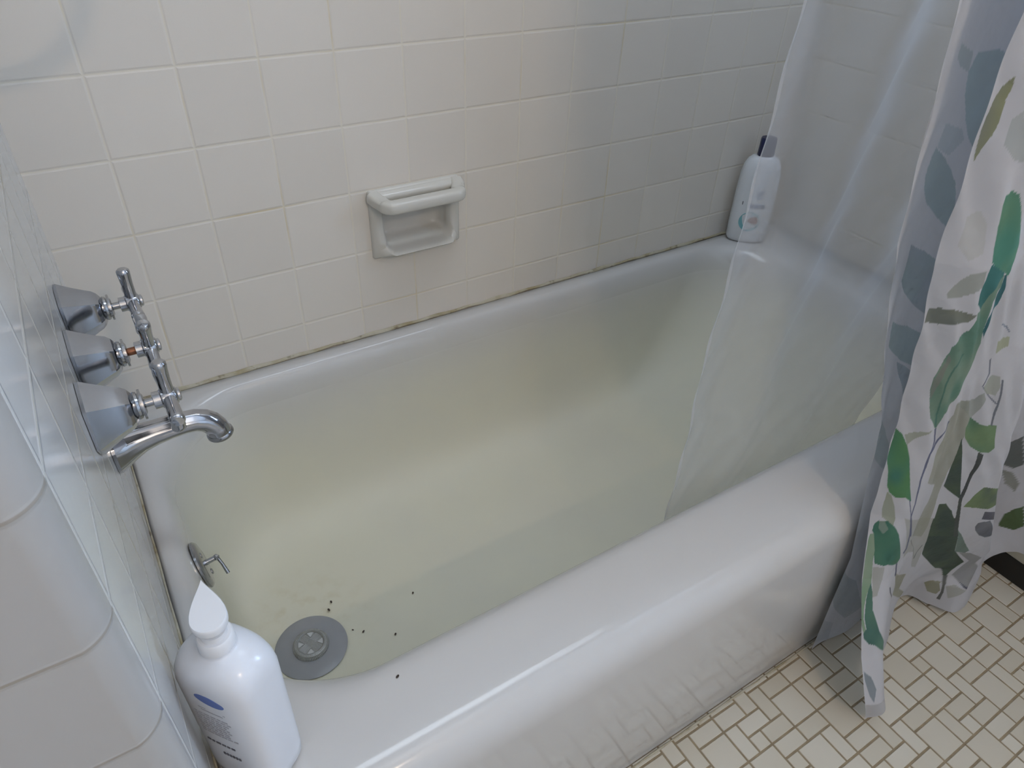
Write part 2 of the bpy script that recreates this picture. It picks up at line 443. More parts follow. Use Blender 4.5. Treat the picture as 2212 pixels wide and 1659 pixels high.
# ------------------------------------------------------------------ taps
def build_valve(y, z, cross_rot, rust, label):
    root = empty('bath_tap', (0, y, z)); tag(root, label, 'tap', 'three cross-handled bath taps on the left wall')
    O = (0, y, z)
    mb = MB()
    # hexagonal bell, slightly rounded facets
    prof = [(.0005, .0385), (.0035, .0385), (.0065, .0368), (.012, .0335), (.020, .0292), (.028, .0252), (.034, .0225), (.038, .0190), (.0405, .0150), (.0415, .0125)]
    R = []
    for t, r in prof:
        ring = []
        for k in range(6):
            a0 = math.radians(15 + 60 * k); a1 = a0 + PI / 3
            p = Vector((math.cos(a0), math.sin(a0))) * r; q = Vector((math.cos(a1), math.sin(a1))) * r
            for i in range(8):
                w = i / 8; c = p.lerp(q, w)
                c *= 1 + .012 * math.sin(PI * w)     # slightly domed facets
                ring.append((t, y + c.x, z + c.y))
        R.append(ring)
    mb.rings(R)
    mb.build('escutcheon', M_bell, root, autosm=16)
    mb = MB().box((0, 0, 0), (0, 0, 0)); mb = MB()
    mb.lathe([(.0400, .0128), (.0425, .0140), (.0448, .0132), (.0453, .0112), (.0460, .0112), (.0464, .0150), (.0485, .0150), (.0488, .0110), (.0500, .0085), (.0502, 0)], O, (1, 0, 0), 32)
    mb.build('bonnet_nut', M_chrome2, root)
    mb = MB().lathe([(.0480, .0042), (.0590, .0042)], O, (1, 0, 0), 20)
    mb.build('stem', M_rust if rust else M_chrome2, root)
    mb = MB()
    mb.lathe([(.0570, .0060), (.0575, .0086), (.0640, .0086), (.0650, .0098), (.0710, .0108), (.0765, .0100), (.0790, .0080), (.0795, .0068), (.0815, .0068), (.0825, .0050), (.0828, 0)], O, (1, 0, 0), 28)
    hx = .0715
    for k in range(4):
        a = cross_rot + k * PI / 2
        d = (0, math.cos(a), math.sin(a))
        mb.lathe([(.004, .0076), (.012, .0063), (.022, .0063), (.031, .0067), (.0375, .0072), (.0405, .0070), (.0425, .0052), (.0432, 0)], (hx, y, z), d, 20)
    mb.build('cross_handle', M_chrome, root)
    return root
build_valve(.318, .681, math.radians(91), False, 'chrome cross-handled bath tap nearest the camera, above the spout')
build_valve(.420, .679, math.radians(24), True, 'middle chrome bath tap with its cross handle turned diagonally and a rusty stem')
build_valve(.522, .681, math.radians(88), False, 'farthest chrome cross-handled bath tap, nearest the long tiled wall')

def build_spout():
    root = empty('bath_spout', (0, .42, .56)); tag(root, 'chrome bath spout curving down over the drain end below the taps', 'spout')
    mb = MB(); R = []
    path = [(.0005, .560, .030, .026), (.004, .560, .030, .026), (.010, .560, .0262, .0232), (.020, .5625, .0205, .0190), (.032, .5650, .0175, .0165), (.048, .5668, .0152, .0148),
            (.064, .5676, .0140, .0142), (.080, .5678, .0136, .0140), (.092, .5665, .0135, .0139), (.102, .5620, .0136, .0139), (.1085, .5555, .0138, .0140), (.1125, .548, .0140, .0142), (.1145, .5405, .0143, .0145), (.1150, .5370, .0140, .0142)]
    P = [Vector((p[0], .42, p[1])) for p in path]
    for k, p in enumerate(P):
        t = (P[min(k + 1, len(P) - 1)] - P[max(k - 1, 0)]).normalized()
        if k < 3: t = Vector((1, 0, 0))
        u = Vector((0, 1, 0)); w = t.cross(u) * -1
        hh, hw = path[k][2], path[k][3]; ring = []
        blend = min(1, max(0, (k - 8) / 4))
        for i in range(48):
            a = 2 * PI * i / 48
            # octagon with eased corners turning round at the mouth
            seg = PI / 4; am = ((a + seg / 2) % seg) - seg / 2
            oc_ = math.cos(PI / 8) / math.cos(am) * 1.03; oc_ = min(oc_, 1.0)
            rr = oc_ * (1 - blend) + blend
            ring.append(p + u * math.cos(a) * hw * rr + w * math.sin(a) * hh * rr)
        R.append(ring)
    mb.rings(R)
    mb.build('spout_body', M_chrome, root, autosm=18)
    t = (P[-1] - P[-2]).normalized()
    mb = MB().lathe([(-.004, .0146), (-.002, .0158), (.001, .0160), (.0025, .0150), (.0028, .0115), (-.001, .0110), (-.001, 0)], P[-1], t, 32)
    mb.build('aerator', M_chrome2, root)
build_spout()

# ------------------------------------------------------------------ soap dish
def build_dish():
    root = empty('soap_dish', (.545, WY, .594)); tag(root, 'cream ceramic soap dish with grab bar set into the tiled wall', 'soap dish')
    def rr(x0, x1, z0, z1, R, yf, n=8, m=14):
        ring = rrect(x0, x1, z0, z1, R, 0, n, m)
        return [(p[0], yf(p[0], p[1]) if callable(yf) else yf, p[1]) for p in ring]
    X0, X1, Z0, Z1 = .459, .629, .533, .657
    hx0, hx1, hz0, hz1 = .482, .608, .552, .634
    def front(dx):
        def g(x, z):
            t = max(0, min(1, (z - Z0) / .060)); low = (1 - t) ** 2 * (3 - 2 * (1 - t)) if t < 1 else 0
            w = max(0, min(1, (x - X0) / .03)) * max(0, min(1, (X1 - x) / .03))
            return WY - .009 - .026 * low * w * dx
        return g
    mb = MB()
    rings = [rr(X0, X1, Z0, Z1, .004, WY + .0005), rr(X0, X1, Z0, Z1, .005, WY - .004), rr(X0 + .003, X1 - .003, Z0 + .003, Z1 - .003, .007, WY - .008),
             rr(X0 + .009, X1 - .009, Z0 + .008, Z1 - .009, .010, front(.75)), rr(hx0 - .005, hx1 + .005, hz0 - .005, hz1 + .005, .013, front(1.2)),
             rr(hx0, hx1, hz0, hz1, .012, lambda x, z: front(1.)(x, z) + .004), rr(hx0 + .002, hx1 - .002, hz0 + .003, hz1 - .002, .012, WY + .006),
             rr(hx0 + .006, hx1 - .006, hz0 + .007, hz1 - .006, .012, WY + .026), rr(hx0 + .016, hx1 - .016, hz0 + .016, hz1 - .014, .010, WY + .030)]
    mb.rings(rings, cap0=False)
    mb.build('dish_body', M_dishmat, root, autosm=70)
    # the bar: a U that leaves the plate at the top corners, deep oval section
    g = MB(); pts = []; 
    xa, xb = .4675, .6210; yw = WY - .006; yo = .714; R = .014
    pts += [(xa - .001, yw, .6465), (xa + .002, WY - .020, .6435)]
    for k in range(7):
        a = PI / 2 * k / 6; pts.append((xa + .008 + R * (1 - math.cos(a)) * .9, yo + R * (1 - math.sin(a)), .6400))
    for k in range(1, 6): pts.append((xa + .022 + (xb - xa - .044) * k / 6, yo, .6400))
    for k in range(7):
        a = PI / 2 * (1 - k / 6); pts.append((xb - .008 - R * (1 - math.cos(a)) * .9, yo + R * (1 - math.sin(a)), .6400))
    pts += [(xb - .002, WY - .020, .6435), (xb + .001, yw, .6465)]
    P = [Vector(p) for p in pts]; Rg = []
    for k, p in enumerate(P):
        t = (P[min(k + 1, len(P) - 1)] - P[max(k - 1, 0)]).normalized(); up_ = Vector((0, 0, 1)); sd_ = t.cross(up_).normalized(); u2 = sd_.cross(t)
        hw, hh = (.0120, .0105)
        ring = []
        for i in range(24):
            a = 2 * PI * i / 24; c, s = math.cos(a), math.sin(a); e = .62
            ring.append(p + sd_ * hw * math.copysign(abs(c) ** e, c) + u2 * hh * math.copysign(abs(s) ** e, s))
        Rg.append(ring)
    g.rings(Rg)
    web = MB(); sec = [(WY - .0005, .6555), (WY - .010, .6545), (WY - .0185, .6500), (WY - .0200, .6455), (WY - .0185, .6410), (WY - .010, .6385), (WY - .0005, .6380)]
    web.rings([[(x, p[0], p[1]) for p in sec] for x in (.466, .470, .500, .545, .590, .619, .623)])
    web.build('top_ledge', M_dishmat, root, autosm=50)
    # sloping web between the plate top and the bar ends
    g.build('grab_bar', M_dishmat, root, autosm=60)
build_dish()

# ------------------------------------------------------------------ bottles
def sq_ring(c, ux, uy, a, b, z, e=.6, n=48):
    out = []
    for i in range(n):
        t = 2 * PI * i / n; co, si = math.cos(t), math.sin(t)
        p = c + ux * a * math.copysign(abs(co) ** e, co) + uy * b * math.copysign(abs(si) ** e, si)
        out.append((p.x, p.y, z))
    return out

def label_patch(prints, mat, parent, name, surf):
    """prints: list of polygons in (u, z) on the bottle face; surf(u,z,lift)->point. A thin printed skin."""
    mb = MB()
    for poly in prints:
        n = len(poly); v = [surf(u, z, .0004) for u, z in poly] + [surf(u, z, -.0003) for u, z in poly]
        f = [tuple(range(n)), tuple(range(2 * n - 1, n - 1, -1))] + [(i, n + i, n + (i + 1) % n, (i + 1) % n) for i in range(n)]
        mb.add(v, f)
    return mb.build(name, mat, parent, False)

def rect(u0, u1, z0, z1, sl=0.):
    return [(u0, z0), (u1, z0 + sl), (u1, z1 + sl), (u0, z1)]
def oval(cu, cz, a, b, n=22, rot=0.):
    return [(cu + a * math.cos(t) * math.cos(rot) - b * math.sin(t) * math.sin(rot), cz + a * math.cos(t) * math.sin(rot) + b * math.sin(t) * math.cos(rot)) for t in [2 * PI * i / n for i in range(n)]]

def build_lotion():
    C = Vector((.0425, .100, 0)); ux = Vector((.60, -.80, 0)); uy = Vector((.80, .60, 0))
    root = empty('pump_bottle', (C.x, C.y, .3802)); tag(root, 'white pump lotion bottle standing on the front left corner of the tub rim', 'pump bottle')
    z0 = .3802; prof = [(0, .030, .0215), (.002, .0345, .0255), (.006, .0365, .0275), (.02, .0372, .0282), (.09, .0380, .0288), (.135, .0385, .0290), (.146, .0380, .0288), (.154, .0362, .0276), (.160, .0325, .0250), (.1645, .0270, .0215), (.1675, .0205, .0180), (.1695, .0160, .0158), (.1705, .0148, .0148), (.172, .0146, .0146)]
    K = .026; prof = [(h if h < .05 else h + K, a * 1.06, b * 1.04) for h, a, b in prof]
    R = [sq_ring(C, ux, uy, a, b, z0 + h, .54 + .46 * max(0, min(1, (h - .166) / .03))) for h, a, b in prof]
    zb = z0; z0 += K
    body = MB().rings(R).build('bottle_body', M_white_pl, root, autosm=60)
    cl = MB().lathe([(.170, .0148), (.171, .0152), (.184, .0148), (.1855, .0135), (.1858, .0108), (.1868, .0108), (.1905, .0102), (.191, .0060), (.2005, .0056), (.2005, 0)], (C.x, C.y, z0), (0, 0, 1), 40)
    cl.build('pump_collar', M_pump, root)
    # teardrop actuator pointing over the tub
    hd = MB(); R = []; d = Vector((.10, .995, 0)).normalized(); s = Vector((d.y, -d.x, 0))
    outline = []
    L = .047; r = .0150
    for i in range(40):
        t = 2 * PI * i / 40; co = math.cos(t)
        x = r * co if co < 0 else L * .80 * co
        w = r * math.sin(t) * (1 if co < 0 else (1 - co ** 1.6) ** .95 + .10 * co)
        outline.append((x, w))
    for h, k in ((.1985, .82), (.1995, .93), (.202, .98), (.2065, 1.0), (.2085, .985), (.2095, .94)):
        R.append([(C.x + d.x * a * k + s.x * b * k, C.y + d.y * a * k + s.y * b * k, z0 + h + a * .10) for a, b in outline])
    hd.rings(R); hd.build('pump_head', M_pump, root, autosm=50)
    # printing on the broad face that looks to the left wall
    def surf(u, z, lift):
        a, b, e = .0408, .0302, .54
        c = max(-.999, min(.999, u / a)); co = math.copysign(abs(c) ** (1 / e), c); si = math.sqrt(max(0, 1 - co * co)) ** e
        p = C + ux * u - uy * (b * si * (.985 if z < .52 else .99) + lift)
        return (p.x, p.y, z)
    blue = simple('blue_print', (.10, .17, .46), .4); grey = simple('grey_print', (.36, .37, .41), .5); dark = simple('dark_print', (.10, .10, .12), .5)
    label_patch([oval(.004, z0 + .130, .0150, .0068, 28, -.10)], blue, body, 'label_emblem', surf)
    P = [rect(-.012 + .002 * i, .016 - .003 * (i % 2), z0 + .112 - .0035 * i, z0 + .1135 - .0035 * i) for i in range(2)]
    for i in range(9):
        x = -.020; z_ = z0 + .100 - i * .0042
        while x < .013 + .004 * math.sin(i * 1.7):
            w = random.uniform(.003, .007); P.append(rect(x, x + w, z_, z_ + .0019)); x += w + .0014
    label_patch(P, grey, body, 'label_fine_print', surf)
    Q = []
    x = -.020
    for w in (.004, .003, .005, .004, .003, .004):
        Q.append(rect(x, x + w, z0 + .048, z0 + .0505)); x += w + .0016
    x = -.006
    for ch in range(6):
        Q.append(rect(x, x + .0022, z0 + .030, z0 + .0335)); x += .0034
    label_patch(Q, dark, body, 'label_lettering', surf)
build_lotion()

def build_shampoo():
    C = Vector((1.384, .7110, 0)); ux = Vector((.745, -.667, 0)).normalized(); uy = Vector((ux.y * -1, ux.x, 0))
    z0 = .3802
    root = empty('shampoo_bottle', (C.x, C.y, z0)); tag(root, 'white flat shampoo bottle with navy cap in the far corner of the tub', 'shampoo bottle')
    prof = [(0, .036, .018), (.003, .042, .022), (.010, .0455, .0245), (.05, .0462, .0250), (.12, .0458, .0248), (.165, .0440, .0240), (.183, .0405, .0228), (.195, .0345, .0205), (.2015, .0270, .0180), (.2045, .0180, .0150)]
    R = [sq_ring(C, ux, uy, a, b, z0 + h, .82) for h, a, b in prof]
    body = MB().rings(R).build('bottle_body', simple('satin_white_plastic', (.72, .74, .76), .28, 0, .01), root, autosm=60)
    cap = MB().rings([sq_ring(C, ux, uy, a, b, z0 + h, .8) for h, a, b in ((.2040, .0172, .0145), (.2050, .0180, .0150), (.241, .0172, .0145), (.2435, .0160, .0135))])
    cap.build('cap', M_navy, root, autosm=40)
    def surf(u, z, lift):
        a, b, e = .0460, .0249, .82
        c = max(-.99, min(.99, u / a)); co = math.copysign(abs(c) ** (1 / e), c); si = math.sqrt(max(0, 1 - co * co)) ** e
        p = C + ux * u - uy * (b * si + lift)
        return (p.x, p.y, z)
    grey = simple('grey_blue_print', (.25, .30, .42), .5); teal = simple('teal_print', (.22, .48, .52), .5); br = simple('brown_print', (.36, .20, .17), .5); dk = simple('black_print', (.05, .05, .07), .5)
    P = []; x = -.012
    for w in (.005, .004, .006, .004, .005, .004): P.append(rect(x, x + w, z0 + .088, z0 + .098)); x += w + .0014
    P += [rect(-.002 + .003 * (i % 2), .014 - .002 * (i % 3), z0 + .126 - i * .005, z0 + .128 - i * .005) for i in range(4)]
    label_patch(P, grey, body, 'label_lettering', surf)
    ring = [oval(-.004, z0 + .055, .0235, .0235, 36)]
    label_patch(ring, teal, body, 'label_ring', surf)
    def surf2(u, z, lift): return surf(u, z, lift + .0004)
    label_patch([oval(.001, z0 + .056, .0175, .0165, 30)], simple('pale_print', (.60, .63, .64), .5), body, 'label_center', surf2)
    def surf3(u, z, lift): return surf(u, z, lift + .0008)
    label_patch([oval(.004, z0 + .062, .010, .005, 20, .3), oval(-.001, z0 + .057, .008, .004, 20, -.4), oval(.010, z0 + .056, .006, .005, 20, .8)], br, body, 'label_motif', surf3)
    label_patch([rect(-.028, -.0265, z0 + .094, z0 + .102)], dk, body, 'label_mark', surf)
build_shampoo()

# ------------------------------------------------------------------ curtain and liner
def catmull(P, t):
    """P: (rows, K, 2); t: array in [0, K-1] -> (rows, len(t), 2)"""
    K = P.shape[1]; i = np.clip(np.floor(t).astype(int), 0, K - 2); f = (t - i)[None, :, None]
    p0 = P[:, np.clip(i - 1, 0, K - 1)]; p1 = P[:, i]; p2 = P[:, i + 1]; p3 = P[:, np.clip(i + 2, 0, K - 1)]
    return .5 * ((2 * p1) + (-p0 + p2) * f + (2 * p0 - 5 * p1 + 4 * p2 - p3) * f ** 2 + (-p0 + 3 * p1 - 3 * p2 + p3) * f ** 3)

def lerp_levels(levels, z):
    """levels: list of (z, [(x,y)...]) -> (len(z), K, 2) smoothly interpolated over z"""
    Z = np.array([l[0] for l in levels]); A = np.array([l[1] for l in levels], float)
    out = np.empty((len(z), A.shape[1], 2))
    for k in range(A.shape[1]):
        for c in range(2): out[:, k, c] = np.interp(z, Z, A[:, k, c])
    return out

CL = [  # height, plan path: free edge, folds to the right, along the cabinet, back, to the second edge
 (.02, [(.880,-.140),(.915,-.152),(.955,-.108),(1.03,-.075),(1.10,-.038),(1.150,-.030),(1.175,-.062),(1.200,-.100),(1.250,-.098),(1.305,-.075),(1.346,-.100),(1.350,-.180),(1.352,-.240),(1.366,-.235),(1.366,-.120),(1.350,-.030),(1.25,-.012),(1.10,-.012),(1.00,-.020),(.935,-.012),(.902,-.014)]),
 (.08, [(.850,-.138),(.885,-.146),(.935,-.100),(1.010,-.068),(1.08,-.040),(1.135,-.032),(1.165,-.060),(1.200,-.092),(1.250,-.090),(1.305,-.070),(1.346,-.100),(1.350,-.180),(1.352,-.240),(1.366,-.235),(1.366,-.120),(1.350,-.030),(1.25,-.012),(1.10,-.012),(1.00,-.020),(.935,-.012),(.896,-.014)]),
 (.15, [(.857,-.098),(.890,-.110),(.940,-.080),(1.00,-.052),(1.08,-.050),(1.15,-.066),(1.21,-.084),(1.245,-.078),(1.235,-.035),(1.29,-.028),(1.342,-.100),(1.346,-.180),(1.348,-.240),(1.366,-.235),(1.364,-.110),(1.340,-.026),(1.24,-.012),(1.10,-.012),(1.00,-.018),(.93,-.012),(.893,-.012)]),
 (.28, [(.862,-.045),(.893,-.064),(.940,-.055),(.985,-.048),(1.03,-.056),(1.085,-.076),(1.13,-.086),(1.150,-.076),(1.145,-.032),(1.25,-.026),(1.338,-.100),(1.342,-.180),(1.346,-.240),(1.366,-.235),(1.360,-.100),(1.330,-.022),(1.22,-.012),(1.09,-.010),(.99,-.016),(.92,-.010),(.880,-.012)]),
 (.40, [(.855,-.018),(.882,-.046),(.915,-.052),(.945,-.048),(.975,-.058),(1.01,-.078),(1.045,-.088),(1.062,-.074),(1.060,-.026),(1.20,-.030),(1.334,-.100),(1.338,-.180),(1.342,-.240),(1.364,-.235),(1.356,-.090),(1.31,-.012),(1.20,-.004),(1.07,.0),(.96,-.006),(.90,.0),(.862,.0)]),
 (.55, [(.818,-.016),(.842,-.044),(.865,-.052),(.885,-.052),(.905,-.062),(.930,-.078),(.955,-.088),(.972,-.074),(.975,-.026),(1.14,-.030),(1.326,-.100),(1.332,-.180),(1.338,-.240),(1.362,-.235),(1.346,-.080),(1.28,.004),(1.15,.012),(1.02,.012),(.91,.006),(.86,.010),(.832,.010)]),
 (.68, [(.775,-.018),(.795,-.044),(.815,-.054),(.832,-.058),(.850,-.066),(.875,-.078),(.900,-.086),(.918,-.072),(.925,-.024),(1.09,-.030),(1.318,-.100),(1.326,-.180),(1.332,-.240),(1.360,-.235),(1.336,-.070),(1.24,.016),(1.10,.022),(.97,.022),(.87,.018),(.80,.020),(.775,.016)]),
 (.82, [(.722,-.018),(.742,-.046),(.762,-.056),(.782,-.062),(.800,-.066),(.825,-.074),(.850,-.078),(.872,-.064),(.885,-.020),(1.04,-.030),(1.31,-.100),(1.32,-.180),(1.33,-.240),(1.358,-.235),(1.326,-.060),(1.20,.026),(1.05,.030),(.92,.030),(.82,.026),(.75,.026),(.722,.022)]),
 (1.04, [(.690,-.016),(.715,-.042),(.745,-.055),(.775,-.055),(.800,-.052),(.830,-.055),(.860,-.050),(.890,-.035),(.920,-.015),(1.03,-.030),(1.30,-.100),(1.32,-.160),(1.33,-.200),(1.356,-.195),(1.316,-.050),(1.17,.036),(1.01,.036),(.87,.036),(.77,.030),(.70,.030),(.680,.026)]),
 (2.0, [(.58,-.02),(.63,-.042),(.69,-.04),(.75,-.02),(.81,-.01),(.87,-.03),(.94,-.04),(1.01,-.02),(1.09,-.01),(1.18,-.03),(1.26,-.05),(1.33,-.06),(1.40,-.06),(1.41,-.02),(1.30,.01),(1.16,.03),(1.0,.02),(.87,.03),(.77,.02),(.68,.03),(.60,.02)]),
]
NK = len(CL[0][1])
def curtain_grid(ncol=1150):
    zs = np.concatenate([np.linspace(0, .52, 500, endpoint=False), np.linspace(.52, 1., 36)])   # normalised height
    # columns: denser on the front run
    t = np.concatenate([np.linspace(0, 9, 620, endpoint=False), np.linspace(9, 15, 200, endpoint=False), np.linspace(15, NK - 1, 300)])
    hem_k = np.array([.012, .028, .040, .035, .030, .020, .014, .016, .030, .060, .098, .110, .115, .115, .10, .05, .02, .014, .012, .014, .020])
    hem = np.interp(t, np.arange(NK), hem_k)
    Z = hem[None, :] + (1.985 - hem[None, :]) * zs[:, None]
    rows = np.empty((len(zs), len(t), 2))
    # evaluate the path at each row's mean height, then correct per column through interpolation over a fine stack
    zz = np.linspace(.0, 2.0, 401); P = catmull(lerp_levels(CL, zz), t)
    idx = np.clip(Z / 2.0 * 400, 0, 399.999); i0 = idx.astype(int); f = (idx - i0)[..., None]
    cols = np.arange(len(t))[None, :].repeat(len(zs), 0)
    rows = P[i0, cols] * (1 - f) + P[i0 + 1, cols] * f
    # fine soft wrinkles
    w = .0016 * np.sin(Z * 31 + t[None] * 2.1) * np.sin(Z * 11 + t[None] * 5.3) + .0009 * np.sin(Z * 83 + t[None] * 7.)
    fade = np.clip((Z - .42) / .1, 0, 1) * .8 + .2 * (t[None] < 9)
    rows[..., 1] += w * fade
    return t, zs, Z, rows

def inside(poly, X, Y):
    c = np.zeros(X.shape, bool); n = len(poly)
    for i in range(n):
        x0, y0 = poly[i]; x1, y1 = poly[(i + 1) % n]
        if y0 == y1: continue
        m_ = ((Y < y0) != (Y < y1)) & (X < (x1 - x0) * (Y - y0) / (y1 - y0) + x0)
        c ^= m_
    return c

